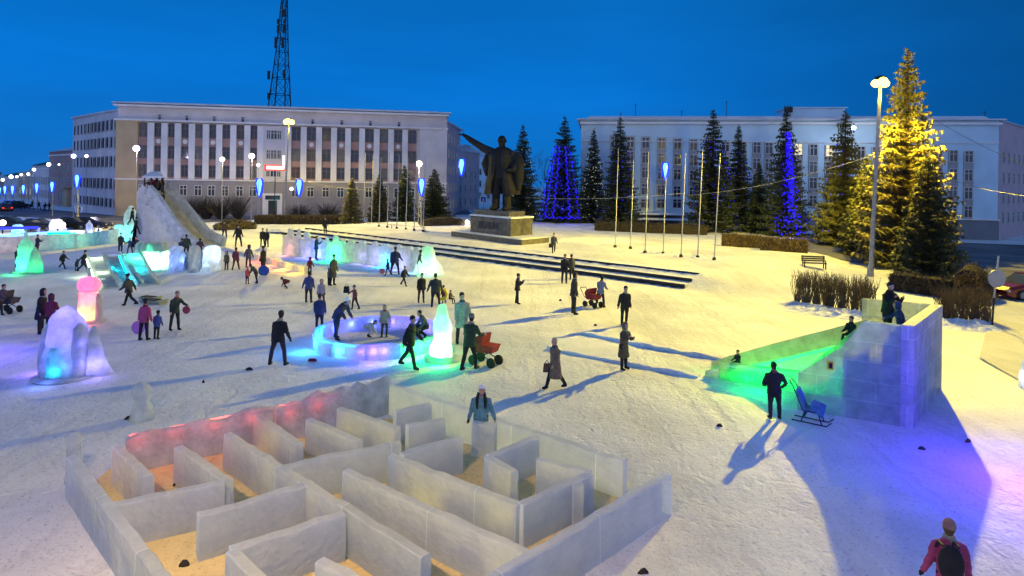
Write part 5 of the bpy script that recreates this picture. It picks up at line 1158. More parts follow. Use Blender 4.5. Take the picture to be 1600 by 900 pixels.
# ------------------------------------------------------------------ fence of ice panels in the centre with colour lights
def ice_panel(px0, py0, px1, py1, ytop, label, lights=(), rag=.12, m=None):
    A, B_ = G(px0, py0), G(px1, py1); h = ZT((px0 + px1) / 2, ytop, (A.y + B_.y) / 2) - A.z; e = (B_ - A).to_2d(); Lp = e.length
    t = thing('carved_ice_screen', label, 'ice screen', A, math.atan2(e.y, e.x), 'carved ice panels in a row'); n = max(8, int(Lp / .14)); mb = MB(); rs = []
    for i in range(n + 1):
        x = Lp * i / n; v = noise.noise((x * 1.8 + px0, 3, 0)); hh = h * (1 - rag * .6 + rag * (1.3 if math.sin(x * 5 + px0) > .2 else 0) + rag * v)
        rs.append([(x, -.13, -.05), (x, -.13 + .04 * noise.noise((x * 2, 1, 1)), hh * .5), (x, -.11, hh), (x, .11, hh), (x, .13, -.05)])
    mb.rings(rs); mb.build('panel', m or M_icep, t)
    for f, z, c, pw in lights:
        lamp('panel_lamp', (Lp * f, .38, h * z), c, pw, .1, t); lamp('panel_spill', (Lp * f, -.55, .35), c, pw * .45, .1, t)
M_icep = ice('panel_ice', (.76, .82, .86), .16, .55, .3)
ice_panel(443, 398, 468, 401, 364, 'rosy crenellated ice panel at the left end of the row', [(.4, .4, (1, .3, .25), 60)], m=M_ice3, rag=.2)
ice_panel(469, 401, 488, 403, 368, 'white ice panel second from the left in the row', [(.6, .3, (.5, .4, 1), 30)], rag=.25)
ice_panel(488, 403, 512, 406, 373, 'blue violet ice panel behind the man looking at the fence', [(.4, .3, (.06, .06, 1), 330)])
ice_panel(513, 406, 536, 408, 373, 'green glowing carved ice panel with a figure cut out', [(.5, .45, (.0, 1, .2), 420)], rag=.2)
ice_panel(537, 408, 575, 413, 378, 'pale grey ice panel right of the green one', [(.8, .4, (.5, .4, 1), 24)])
ice_panel(576, 413, 612, 418, 382, 'lilac ice panel left of the two people', [(.35, .5, (.4, .25, 1), 50), (.8, .3, (.02, .5, 1), 170)])
ice_panel(613, 418, 646, 424, 386, 'light violet ice panel right of the two people', [(.5, .4, (.35, .3, 1), 60)])
ice_panel(647, 424, 664, 427, 388, 'pale blue end panel beside the green lit ice bear', [(.5, .4, (.3, .8, 1), 30)])
sculpt('ice_animal_figure', 'green and white glowing ice figure at the right end of the panel row', 669, 431, [(.95, 0), (.85, .5), (.7, .9), (.5, 1.2), (.38, 1.75), (.34, 2.0), (.05, 2.05)], (.15, 1, .3), [(-.1, 0, .4, 190, (.3, 1, .4)), (0, 0, 1.1, 40, None)], jit=.25)
# low snow edge with warm light
fence_run([(290, 379), (340, 388), (398, 403)], .22, 'low frozen kerb curving round the yellow lit snow', m=M_pack, name='ice_kerb', grp='low frozen kerbs')
fence_run([(398, 405), (430, 414), (478, 427)], .42, 'low ice kerb glowing orange behind the group of children', m=M_ice3, name='ice_kerb', grp='low frozen kerbs', lights=[(405, 408, .3, (1, .12, .03), 60), (425, 414, .3, (1, .2, .03), 60), (445, 420, .3, (1, .45, .02), 75), (465, 426, .3, (1, .5, .02), 75)], dy=-.5)
fence_run([(1130, 562), (1010, 541), (912, 521)], .09, 'low far ridge of snow beside the runout of the green chute', m=M_snow, name='snow_ridge', grp='ridges of the slide runout')
fence_run([(1092, 590), (980, 568), (858, 545)], .08, 'low near ridge of snow beside the runout of the green chute', m=M_snow, name='snow_ridge', grp='ridges of the slide runout')

# ------------------------------------------------------------------ people
def cloth(c): 
    return mat('cloth_%02d_%02d_%02d' % tuple(int(x * 99) for x in c), c, .9, 9, .25, bump=.15, bscale=14)
POSES = dict(  # legs: (swing, knee, abduct) left, right; arms: (swing, abduct, elbow); lean
    stand=((2, 2, 4), (-2, 2, 5), (6, 10, 18), (4, 12, 22), 2), pockets=((0, 2, 6), (2, 3, 4), (-6, 20, 62), (-6, 20, 60), 1),
    walk=((24, 8, 2), (-20, 18, 2), (-18, 8, 18), (22, 8, 28), 4), stride=((30, 6, 3), (-28, 22, 3), (-22, 12, 15), (26, 10, 35), 6),
    push=((16, 8, 3), (-14, 12, 3), (38, 6, 40), (38, 6, 40), 10), apart=((4, 3, 11), (-4, 3, 12), (8, 14, 25), (0, 12, 10), 2),
    bend=((6, 6, 6), (-6, 10, 6), (60, 8, 20), (50, 12, 25), 38), reach=((4, 4, 6), (-4, 4, 6), (70, 10, 20), (10, 8, 20), 8),
    phone=((2, 2, 4), (-2, 2, 5), (40, 12, 100), (40, 12, 100), 3), arms_out=((10, 6, 10), (-10, 6, 10), (10, 62, 20), (8, 58, 20), 2),
    crouch=((95, 130, 14), (80, 125, 16), (50, 10, 40), (50, 12, 30), 28), sit=((88, 80, 8), (84, 76, 8), (30, 8, 50), (30, 8, 50), 4),
    crawl=((80, 95, 8), (60, 100, 8), (88, 8, 12), (80, 8, 20), 74))
def rx(v, a):  # lean forward (towards -y)
    c, s = math.cos(a), math.sin(a); return Vector((v[0], v[1] * c - v[2] * s, v[1] * s + v[2] * c))
def hash_label(l): return sum((i + 1) * ord(c) for i, c in enumerate(l))
def person(px, yt, yb, label, coat, legs=(.02, .02, .025), hat=(.02, .02, .02), yaw=0, pose='stand', group=None, long=0, hood=False, wide=1.0, near=False, z=None, at=None, hgt=None, flip=False, prone=False, pal=None):
    b0 = G(px, yb) if at is None else Vector(at)
    s = (((yb - yt) * b0.y / F) if hgt is None else hgt) / 1.80
    lp = POSES[pose]; L_, R_, AL, AR, lean = lp
    if flip: L_, R_, AL, AR = R_, L_, AR, AL
    pj = random.Random(hash_label(label)); jt = lambda q, a: tuple(v + pj.uniform(-a, a) for v in q)
    if pose not in ('crouch', 'sit', 'crawl'): L_, R_, AL, AR, lean = jt(L_, 4), jt(R_, 4), jt(AL, 9), jt(AR, 9), lean + pj.uniform(-2, 5)
    la = R(lean); hs = 1 + max(0, 1 - s) * .45
    hip = Vector((0, 0, 0)); b = MB(); ct = MB(); joints = []
    feet = []
    for sd, (sw, kn, ab) in ((-1, L_), (1, R_)):
        h = Vector((sd * .095, 0, -.02)); a = R(sw); ab_ = R(ab) * sd
        k = h + Vector((math.sin(ab_) * .44, -math.sin(a) * .44 * math.cos(ab_), -math.cos(a) * .44 * math.cos(ab_)))
        a2 = a - R(kn); f = k + Vector((math.sin(ab_) * .2, -math.sin(a2) * .42, -math.cos(a2) * .42))
        ft = 0 if kn < 60 else a2 * .5
        b.tube([h + Vector((0, 0, .06)), h.lerp(k, .5), k, k.lerp(f, .4), f], [.105 * wide, .092 * wide, .070, .072, .055], 10)
        toe = f + Vector((sd * .02, -.17 * math.cos(ft), -.045 + .1 * math.sin(ft)))
        b.tube([f + Vector((0, .05, -.03)), f + Vector((0, -.06, -.035)), toe], [.055, .056, .042], 8); feet.append((f, toe))
    W = wide
    def tor(v): return rx(Vector(v), la)
    b.rings([[tor(p) for p in oval(0, 0, -.10, .15 * W, .11, 12)], [tor(p) for p in oval(0, 0, .2, .15 * W, .11, 12)], [tor(p) for p in oval(0, 0, .45, .18 * W, .11, 12)], [tor(p) for p in oval(0, .01, .54, .08, .07, 12)]])
    nk = tor((0, 0, .50)); hd = tor((0, -.02, .74)); hd = nk + (hd - nk) * 1.0; hd.x += pj.uniform(-.025, .025)
    if lean > 30: hd = nk + Vector((0, -.16, .14))
    b.tube([nk, nk.lerp(hd, .7)], [.065, .06], 8)
    hr = .105 * hs
    b.ball(hd, (hr * .84, hr * .98, hr * 1.22), 14, 10); b.ball(hd + Vector((0, -hr * .98, -.01)), (.018, .026, .024), 8, 6)
    for sd in (-1, 1): b.ball(hd + Vector((sd * hr * .84, 0, 0)), (.014, .026, .034), 6, 5)
    b.ball(hd + Vector((0, -hr * .55, -hr * .85)), (.045, .04, .035), 8, 6)
    # arms
    hands = []
    for sd, (sw, ab, el) in ((-1, AL), (1, AR)):
        sh = Vector((sd * .185 * W, 0, .44)); a = R(sw); ab_ = R(ab) * sd
        e = sh + Vector((math.sin(ab_) * .29, -math.sin(a) * .29 * math.cos(ab_), -math.cos(a) * .29 * math.cos(ab_)))
        a2 = a + R(el); ab2 = ab_ * (.3 if el > 45 else 1) - (sd * .45 if el > 55 else 0)
        wv = e + Vector((math.sin(ab2) * .25, -math.sin(a2) * .25, -math.cos(a2) * .25))
        dr = (wv - e).normalized(); sh_, e_, w_ = tor(sh), tor(e), tor(wv); dr = (w_ - e_).normalized()
        ct.tube([tor((sd * .12 * W, 0, .46)), sh_, sh_.lerp(e_, .5), e_, e_.lerp(w_, .5), w_], [.07, .082, .076, .066, .060, .056], 10)
        hands.append(w_)
        hp = w_ + dr * .05; b.tube([e_.lerp(w_, .8), w_, hp], [.03, .03, .042], 8); side = dr.cross(Vector((0, 1, .2))).normalized(); up_ = dr.cross(side).normalized()
        fd = MB()
        for q in range(4):
            o_ = side * (.027 - .018 * q); l_ = (.065, .075, .07, .055)[q]
            b.tube([hp + o_, hp + o_ + dr * l_ * .5 + up_ * .004, hp + o_ + dr * l_ - up_ * .018], [.0125, .012, .010], 5)
        b.tube([w_ + side * .03, w_ + side * .052 + dr * .03, w_ + side * .055 + dr * .06], [.014, .013, .011], 5)
    # coat: loft down the spine then a skirt
    hemz = -.16 - .42 * long
    def ring(z, rx_, ry_, cy=0): 
        if z > -.02: return [tor(p) for p in oval(0, cy, z, rx_ * W, ry_ * (.5 + .5 * W), 16)]
        tz = tor((0, 0, -.02)); m_ = math.sin(la) * .3
        return [Vector((p[0], p[1] + .0, p[2])) + Vector((0, tz.y * .5, 0)) for p in oval(0, cy, z, rx_ * W, ry_ * (.5 + .5 * W) + .02, 16)]
    rings_ = []
    if pose not in ('crouch', 'sit', 'crawl'): rings_ += [ring(hemz, .205 + .04 * long, .165 + .04 * long), ring(-.10, .195, .155)]
    else: rings_ += [ring(-.015, .19, .15)]
    rings_ += [ring(.06, .185, .145), ring(.20, .185, .140), ring(.36, .205, .145), ring(.46, .19, .125), ring(.52, .12, .10), ring(.575, .085, .085)]
    ct.rings(rings_)
    if pose in ('crouch', 'sit', 'crawl'):
        for sd in (-1, 1): ct.ball((sd * .09, -.02, -.03), (.12, .13, .11), 10, 7)
    # ground offset
    zmin = min(min(p.z for p in f_) for f_ in feet) - .045
    if pose in ('crouch', 'sit'): zmin = min(zmin, -.14)
    if prone: zmin = -.1
    root = thing('person', label, 'person', b0, R(yaw), group)
    root.scale = (s, s, s)
    size = .021 if near else .03
    hair_c = pj.choice([(.02, .014, .01), (.05, .03, .018), (.10, .065, .035), (.015, .012, .012)]); M_hair = mat('hair_%d' % int(hair_c[0] * 1000), hair_c, .7)
    body = vox(b, 'body', [cloth(legs), M_skin, cloth((.018, .018, .02)), M_hair], root, size if near else .026); body.location = (0, 0, -zmin)
    if prone: body.rotation_euler = (R(-78) if False else 0, 0, 0)
    me = body.data
    for p in me.polygons:
        c = p.center; mi = 0
        if (c - hd).length < hr * 1.5: mi = 3 if (c.y > hd.y + hr * .05 and c.z > hd.z - hr * 1.0) or c.z > hd.z + hr * .62 else 1
        elif any((c - (h_)).length < .14 and True for h_ in hands): mi = 1 if near and pal != 'gloves' else 2
        elif any((c - f_[0]).length < .13 or (c - f_[1]).length < .1 for f_ in feet): mi = 2
        p.material_index = mi
    co = vox(ct, 'coat', cloth(coat), root, .024 if near else .032); co.location = (0, 0, -zmin)
    sdd = pj.random() * 30
    for v in co.data.vertices:
        n_ = v.normal; c = v.co
        v.co = c + n_ * (.016 * noise.noise((c.x * 7 + sdd, c.y * 7, c.z * 13)) + .008 * noise.noise((c.x * 20, c.y * 20, c.z * 26 + sdd)))
    if near or pj.random() < .5:  # scarf or turned-up collar
        sc_ = MB().rings([[nk.lerp(hd, f_) + Vector((x, y, 0)) for x, y, _ in oval(0, 0, 0, r_, r_ * 1.05, 12)] for f_, r_ in ((.02, .10), (.22, .105), (.45, .088))])
        sq_ = pj.choice([(.25, .24, .23), tuple(min(1, c * .6 + .01) for c in coat), (.2, .04, .05), (.05, .06, .12)])
        sc_.build('scarf', cloth(sq_), root, smooth=True).location = (0, 0, -zmin)
    hb = MB()
    if hood:
        hb.rings([[hd + Vector((x, y, zz)) for x, y, _ in oval(0, .025, 0, r, r * 1.08, 12)] for r, zz in ((.11, -.16), (hr * 1.12, -.05), (hr * 1.1, .05), (hr * .8, .12), (hr * .25, .155))])
        hb.v = [tuple(Vector(v) if Vector(v).y > hd.y - .04 else Vector((v[0], max(v[1], hd.y - .05), v[2]))) for v in hb.v]
        hn = 'hood'
    else:
        hb.rings([[hd + Vector((x, y, zz)) for x, y, _ in oval(0, .014, 0, r, r * 1.13, 12)] for r, zz in ((hr * .86, .0), (hr * .89, .02), (hr * .86, .06), (hr * .78, .10), (hr * .55, .132), (hr * .12, .148))]); hn = 'hat'
    h_ = hb.build(hn, cloth(hat), root, smooth=True); h_.location = (0, 0, -zmin)
    if near and abs(((yaw + 180) % 360) - 180) < 100:
        
        for sd in (-1, 1): e_ = MB().ball(hd + Vector((sd * .036, -hr * .90, .012)), (.011, .008, .009), 6, 5).build('eye', M_black, root); e_.location = (0, 0, -zmin)
    root['hz'] = -zmin
    return root
BK = (.018, .018, .022); NV = (.025, .035, .085); GY = (.20, .21, .22); BR = (.10, .07, .05); MR = (.16, .025, .04); GN = (.03, .055, .035); DG = (.045, .05, .055)
def PPL(lst, group):
    for a in lst: person(*a[:4], a[4], **(a[5] if len(a) > 5 else {}), group=group)
gp1 = 'visitors on the snowy square'
near_ = dict(near=True)
PPL([
 (435, 487, 571, 'person in a black jacket with their back to us, alone left of the blue ring', BK, dict(legs=(.03, .03, .05), yaw=170, pose='apart', near=True, pal='gloves')),
 (640, 493, 576, 'person in dark clothes standing left of the green glowing figure', BK, dict(yaw=70, pose='walk', near=True)),
 (733, 491, 578, 'person in a dark green coat and grey hat pushing the red pram', GN, dict(hat=(.18, .16, .15), yaw=150, pose='push', near=True, wide=1.1)),
 (721, 458, 537, 'person in a light grey coat and black hat behind the green figure', (.30, .30, .30), dict(yaw=20, pose='stand', near=True, long=.5, wide=1.1)),
 (867, 527, 607, 'person in a brown coat with a pale fur hat walking left with a bag', (.17, .12, .09), dict(hat=(.45, .35, .28), yaw=-60, pose='walk', near=True, long=.9, wide=1.15)),
 (974, 504, 577, 'person in a brown hooded coat holding up a hand, just below the man in black', (.10, .065, .045), dict(hat=(.16, .12, .09), yaw=40, pose='phone', near=True, long=.8, hood=True)),
 (976, 448, 508, 'person in black standing directly above the brown hooded one', BK, dict(yaw=10, pose='stand', near=True, wide=1.1)),
 (896, 427, 491, 'person in dark clothes with a diagonal shoulder strap', (.05, .04, .035), dict(yaw=100, pose='stand', near=True)),
 (938, 431, 481, 'person in a grey blue coat beside the small red pushchair', (.22, .25, .30), dict(yaw=150, pose='push', near=True)),
 (808, 428, 475, 'dark dressed person standing alone between the steps and the green figure', BK, dict(yaw=80, pose='phone', near=True)),
 (882, 398, 443, 'left person of the couple standing at the steps', BK, dict(yaw=0)), (893, 398, 437, 'right person of the couple standing at the steps', DG, dict(yaw=200)),
 (865, 363, 395, 'person in a grey coat walking with a handbag right of the pedestal', DG, dict(yaw=0, pose='walk')),
 (1209, 567, 655, 'black silhouetted person standing before the green chute', BK, dict(yaw=175, pose='pockets', near=True, wide=1.15)),
 (482, 425, 473, 'person in a blue coat left of the grey child', (.05, .07, .19), dict(yaw=170, pose='stand', wide=1.15)),
 (484, 402, 430, 'maroon dressed child just above the blue coated person', MR, dict(hood=True, hat=MR, yaw=170)),
 (502, 437, 478, 'child in a light grey suit right of the blue coated person', (.35, .30, .30), dict(hood=True, hat=(.2, .2, .22), legs=(.06, .04, .04))),
 (499, 460, 516, 'person in a navy coat standing behind the ring with back turned', NV, dict(yaw=190, pose='stand', near=True, wide=1.2)),
 (526, 455, 530, 'person in a white hat and dark coat bending over the ring', (.035, .03, .06), dict(yaw=70, pose='bend', near=True, hat=(.8, .8, .8), legs=NV)),
 (554, 446, 484, 'child in a maroon suit swinging a dark bag near the ring', (.17, .06, .06), dict(yaw=-50, pose='arms_out')),
 (601, 477, 527, 'child in a beige suit standing inside the blue ring', (.36, .30, .22), dict(hood=True, hat=(.5, .42, .32), near=True, legs=(.06, .05, .05))),
 (520, 398, 446, 'tall person in a dark long coat behind a grey child', (.05, .06, .06), dict(yaw=60, long=.8)),
 (514, 419, 446, 'grey clad child in front of the tall dark coat', (.16, .17, .16), dict(yaw=60, hood=True, hat=(.12, .13, .13))),
 (617, 386, 429, 'broad person in navy before the cyan lit ice panel', NV, dict(yaw=170, pose='apart', wide=1.3, legs=NV)),
 (606, 405, 431, 'small child in navy holding a pink spade', NV, dict(yaw=-70, pose='walk', legs=NV)),
 (631, 415, 447, 'child in black stepping left of the dark pair', BK, dict(yaw=60, pose='walk')),
 (655, 391, 431, 'person in grey green camouflage before the pale end panel', (.09, .11, .09), dict(yaw=100, pose='arms_out')),
 (658, 427, 473, 'slim dark person at the left of the pair near the yellow tube', BK, dict(yaw=20)), (680, 428, 480, 'broad person in a dark green coat beside the yellow tube', (.035, .045, .035), dict(yaw=190, wide=1.3, pose='apart')),
 (693, 446, 474, 'maroon child holding the yellow tube', MR, dict(yaw=200, hat=BR, pose='reach')), (703, 458, 474, 'child sitting on the snow right of the yellow tube', DG, dict(pose='sit', yaw=60, hat=MR, hgt=.9)),
 (494, 369, 406, 'person in navy looking at the violet ice panel', NV, dict(yaw=110, pose='phone', legs=NV)), (508, 340, 366, 'lone dark figure on the yellow snow above the steps', BK, dict(yaw=0)),
 (410, 357, 386, 'left thin dark figure on the yellow snow by the steps end', BK, dict(yaw=20)), (417, 358, 386, 'right thin dark figure on the yellow snow by the steps end', BK, dict(yaw=-20)),
 (372, 352, 386, 'dark figure standing between the lit bush and the dark group', BK, dict(yaw=30, pose='apart')), (322, 352, 379, 'thin dark figure standing right of the tall slide foot', BK, {}),
 (351, 345, 372, 'brownish dark figure in front of the round lit bush', BR, dict(yaw=10, pose='walk')),
 (354, 393, 422, 'child in an olive grey coat left of the maroon person', (.10, .10, .07), dict(hood=True, hat=(.06, .06, .05))), (368, 386, 422, 'maroon coated person walking beside the olive child', (.14, .04, .06), dict(yaw=180, pose='walk')),
 (388, 383, 418, 'person in a slate coat among the group right of the slides', (.07, .08, .12), dict(hood=True, hat=(.04, .03, .03), yaw=180)), (411, 385, 427, 'person in a black coat turned aside in the group', BK, dict(yaw=-100, wide=1.2)),
 (400, 409, 443, 'stooping dark person with the blue round sledge', DG, dict(yaw=-90, pose='bend', wide=1.1)), (386, 417, 444, 'small child in a red jacket at the front of the group', (.32, .05, .08), dict(yaw=60, hat=(.3, .04, .06), legs=(.05, .03, .06))),
 (269, 357, 384, 'person in a blue grey coat at the foot of the tall chute', (.07, .09, .11), dict(pose='phone')), (232, 360, 386, 'left of the two people behind the green castle', BR, dict(hood=True, hat=MR)), (241, 362, 386, 'right of the two people behind the green castle', BK, {}),
 (188, 364, 396, 'dark person standing below the turquoise ice block', BK, dict(yaw=70)), (203, 372, 396, 'left child in blue behind the cyan slide', NV, dict(pose='arms_out')), (213, 370, 398, 'right child in dark clothes behind the cyan slide', BK, {}),
 (283, 372, 404, 'person in navy climbing the blue ice steps', NV, dict(yaw=180, pose='walk', wide=1.1)), (291, 367, 400, 'person in a dark green coat on the blue ice steps', (.03, .05, .04), dict(yaw=190, wide=1.2)), (312, 373, 400, 'person in purple black between the two ice blocks', (.05, .03, .06), dict(yaw=200, wide=1.3)),
 (58, 367, 398, 'navy dressed person standing before the grey rink fence', NV, dict(yaw=100, pose='phone')), (98, 391, 420, 'thin dark child walking in front of the green fence', BK, dict(pose='stride', yaw=80)), (130, 389, 425, 'person in black leading a small child by the hand', BK, dict(pose='stride', yaw=100)),
 (120, 405, 424, 'small child held by the hand near the pink tower', DG, dict(hood=True, hat=DG)), (134, 361, 377, 'small person sitting on the rink fence by the white boat', NV, dict(legs=NV)), (154, 356, 366, 'tiny dark figure beside the white ice wedge', BK, {}), (174, 352, 376, 'violet dark person left of the turquoise block', (.05, .04, .12), dict(pose='walk', yaw=60, wide=1.2)),
 (201, 426, 479, 'person in a grey black coat striding past the ice slides', (.05, .055, .06), dict(pose='stride', yaw=-95, wide=1.1, near=True)),
 (225, 468, 532, 'person in a pink jacket holding a pink saucer sledge', (.42, .07, .14), dict(yaw=170, near=True, hat=BK)), (245, 486, 530, 'child in a blue jacket holding hands with the pink jacket', (.06, .09, .28), dict(yaw=175, near=True, hat=BK)),
 (273, 455, 516, 'person in a black green jacket carrying a red scoop', (.03, .045, .035), dict(yaw=60, near=True, hat=(.20, .18, .16), pose='reach', flip=True)),
 (63, 452, 522, 'slim person in a black coat behind the violet ice figure', BK, dict(long=.5, hood=True, yaw=100, near=True)), (79, 460, 524, 'person in a maroon coat behind the violet ice figure', MR, dict(hood=True, hat=(.08, .02, .03), yaw=180, near=True)),
 (28, 385, 424, 'dark person half hidden behind the green bell figure', BK, dict(yaw=80)), (1, 444, 492, 'person in dark purple cut by the left edge pushing a sledge', (.06, .05, .10), dict(yaw=90, pose='push', wide=1.1)),
 (751, 603, 703, 'person in a teal coat with dark pigtails behind the labyrinth wall', (.10, .24, .30), dict(yaw=0, near=True, wide=1.12, hat=(.85, .82, .84), legs=(.05, .05, .06), pal='gloves')),
 (1483, 819, 985, 'person in a pink jacket with black sleeves at the bottom right corner', (.34, .05, .14), dict(yaw=165, near=True, hat=(.28, .16, .16), legs=BK, pal='gloves', wide=1.1)),
], gp1)
person(570, 0, 528, 'child in pale clothes crawling on the floor of the blue ring', (.55, .50, .42), pose='crawl', yaw=80, hgt=1.25, near=True, hat=(.08, .05, .06), legs=(.40, .36, .30), group=gp1)
person(666, 0, 527, 'person in teal grey squatting inside the right side of the ring', (.07, .12, .12), pose='crouch', yaw=-60, hgt=1.6, near=True, group=gp1)
person(451, 0, 451, 'child in red brown lying on the snow with head raised', (.12, .03, .03), pose='crawl', yaw=-80, hgt=1.15, group=gp1, legs=(.10, .03, .03), hat=(.04, .02, .02))
sp = lambda a, c, z: (OA + T(a, c, z))
q_ = sp(1.1, 3.2, 1.75); person(0, 0, 0, 'black clad person standing on the ice tower platform', BK, at=q_, hgt=1.75, yaw=20, pose='phone', near=True, wide=1.15, group=gp1)
q_ = sp(.42, 1.5, 1.75); person(0, 0, 0, 'person in a dark blue coat and hood on the ice tower platform', (.03, .045, .12), at=q_, hgt=1.42, yaw=-120, pose='reach', near=True, wide=1.1, hood=True, hat=(.03, .045, .12), group=gp1)
q_ = sp(1.9, 2.35, 1.56); person(0, 0, 0, 'dark person sitting at the top of the green chute', BK, at=q_, hgt=1.15, yaw=-60, pose='sit', near=True, group=gp1)
q_ = sp(5.3, 2.45, .24); person(0, 0, 0, 'small child in dark clothes at the bottom of the green chute', BK, at=q_, hgt=.85, yaw=-60, pose='sit', group=gp1)
for i, (px, py, c, lb) in enumerate(((233, 303, BK, 'leftmost person at the roofed top of the tall slide'), (238, 305, NV, 'second person at the top of the tall slide'), (243, 303, MR, 'middle person at the top of the tall slide in dark red'), (249, 304, DG, 'fourth person at the top of the tall slide'), (254, 302, BK, 'rightmost person at the top of the tall slide'))):
    q_ = AT(px, py, G(250, 388).y + 1.2); person(0, 0, 0, lb, c, at=q_, hgt=1.35 + .12 * (i % 3), yaw=30 * i, pose='stand' if i % 2 else 'arms_out', group='people on the tall slide', hat=(c[0] * 2, c[1] * 2, c[2] * 2))
for px, py, lb in ((206, 352, 'upper person climbing the dark stairs of the tall slide'), (212, 366, 'lower person climbing the dark stairs of the tall slide')):
    q_ = AT(px, py, G(250, 388).y - .3); person(0, 0, 0, lb, BK, at=q_, hgt=1.6, yaw=150, pose='walk', group='people on the tall slide')
for i, (px, dd, lb) in enumerate(((36, 118, 'pedestrian nearest the parked cars on the left street'), (70, 112, 'pedestrian below the third comet lamp'), (50, 121, 'pedestrian between the comet lamps on the left street'), (77, 114, 'second pedestrian below the rose house'), (61, 118, 'pedestrian below the grey lilac house'))):
    q_ = AT(px, 330, dd); person(0, 0, 0, lb, BK, at=(q_.x, dd, 0), hgt=1.75, yaw=90 * i, pose='walk', group='pedestrians on the left street')

# ------------------------------------------------------------------ things people use
def wheel(b, c, r, w_=.05):
    b.rings([[(c[0] + xx, c[1] + r * math.cos(a * math.pi / 8), c[2] + r * math.sin(a * math.pi / 8)) for a in range(16)] for xx in (-w_ / 2, w_ / 2)])
def pram(px, py, rz, label, col, s=1):
    t = thing('pram', label, 'pram', G(px, py), R(rz)); t.scale = (s, s, s); m = cloth(col)
    b = MB(); b.rings([[(-.2, -.38, .48), (.2, -.38, .48), (.2, .3, .42), (-.2, .3, .42)], [(-.26, -.46, .72), (.26, -.46, .72), (.26, .38, .72), (-.26, .38, .72)]]); b.build('basket', m, t)
    b = MB(); b.rings([[(x, .38 - .42 * math.cos(a) * 0 - .40 * math.sin(a) * .0 - (1 - math.cos(a)) * .45, .70 + .36 * math.sin(a)) for a in [math.pi / 2 * k / 6 for k in range(7)]] + [(x, .0, .70)] for x in (-.27, .27)]); b.build('hood', m, t)
    b = MB(); b.tube([(-.2, -.4, .2), (-.2, .45, .55), (-.22, .75, 1.0)], .018, 6).tube([(.2, -.4, .2), (.2, .45, .55), (.22, .75, 1.0)], .018, 6).tube([(-.22, .75, 1.0), (.22, .75, 1.0)], .022, 6).tube([(-.2, .35, .2), (-.2, -.3, .5)], .018, 6).tube([(.2, .35, .2), (.2, -.3, .5)], .018, 6); b.build('frame', M_dark, t)
    for x in (-.25, .25):
        for y in (-.38, .34): b = MB(); wheel(b, (x, y, .17), .17); b.build('wheel', M_black, t)
    return t
pram(758, 570, 60, 'red and black pram right of the dark green coat', (.30, .03, .035), 1.05)
pram(926, 480, 40, 'small red pushchair next to the grey blue coat', (.28, .04, .04), .95)
pram(12, 489, 80, 'dark grey pram sledge at the left edge', (.06, .055, .08), 1.0)
def sled_chair(px, py, rz, label, col):
    t = thing('sledge_pushchair', label, 'sledge', G(px, py), R(rz)); m = cloth(col); fr = MB()
    for x in (-.2, .2):
        fr.tube([(x, -.55, .14), (x, -.42, .02), (x, .5, .02)], .018, 6).tube([(x, -.3, .02), (x, -.2, .34)], .016, 6).tube([(x, .25, .02), (x, .15, .34)], .016, 6).tube([(x, -.2, .34), (x, .2, .34), (x, .48, 1.0), (x * .8, .58, 1.12)], .018, 6)
    fr.tube([(-.16, .58, 1.12), (.16, .58, 1.12)], .022, 6).tube([(-.2, -.2, .34), (.2, -.2, .34)], .016, 6).tube([(-.2, .15, .2), (.2, .15, .2)], .016, 6); fr.build('frame', mat('sled_frame', (.01, .012, .07), .4, metal=.3), t)
    b = MB(); b.box((0, -.02, .37), (.38, .42, .07)); b.build('seat', m, t); b = MB(); b.rings([[(-.19, .19, .38), (.19, .19, .38), (.18, .42, .9), (-.18, .42, .9)], [(-.19, .13, .40), (.19, .13, .40), (.18, .34, .92), (-.18, .34, .92)]]); b.build('backrest', m, t)
    b = MB(); b.rings([[(-.22, -.3, .22), (.22, -.3, .22), (.22, .0, .46), (-.22, .0, .46)], [(-.2, -.36, .5), (.2, -.36, .5), (.2, -.02, .6), (-.2, -.02, .6)]]); b.build('foot_cover', m, t)
    return t
sled_chair(1268, 659, 55, 'empty blue sledge pushchair with rocker runners beside the ice wall', (.05, .16, .38)).scale = (.95, .95, .95)
def sauc(px, py, z, r, col, label, name='saucer_sledge', ring=False, rz=0):
    p = G(px, py); p.z += z; b = MB()
    if ring: b.rings([[((r + .3 * r * math.cos(c)) * math.cos(a), .3 * r * math.sin(c), (r + .3 * r * math.cos(c)) * math.sin(a)) for c in [k * math.pi / 4 for k in range(8)]] for a in [k * math.pi / 10 for k in range(21)]], cap=False)
    else: b.rings([[(q * r * math.cos(a * math.pi / 10), y, q * r * math.sin(a * math.pi / 10)) for a in range(20)] for q, y in ((.3, .07), (.8, .05), (1, 0), (1.02, -.01), (.8, .03), (.3, .05))])
    tag(b.build(name, mat('plastic_%d_%d' % (px, py), col, .4), smooth=True, loc=p, rz=rz), label, 'sledge')
sauc(412, 431, .35, .36, (.03, .10, .40), 'round blue saucer sledge behind the stooping person'); sauc(216, 525, .35, .27, (.55, .2, .5), 'pink saucer sledge hanging beside the pink jacket')
sauc(690, 476, .55, .26, (.8, .65, .03), 'yellow snow tube held by the maroon child', 'snow_tube', True); sauc(291, 506, .62, .17, (.45, .06, .08), 'small red scoop shaped sledge in the hand of the black green jacket', 'scoop'); sauc(597, 428, .2, .2, (.7, .2, .2), 'pink plastic spade by the small navy child', 'toy_spade')
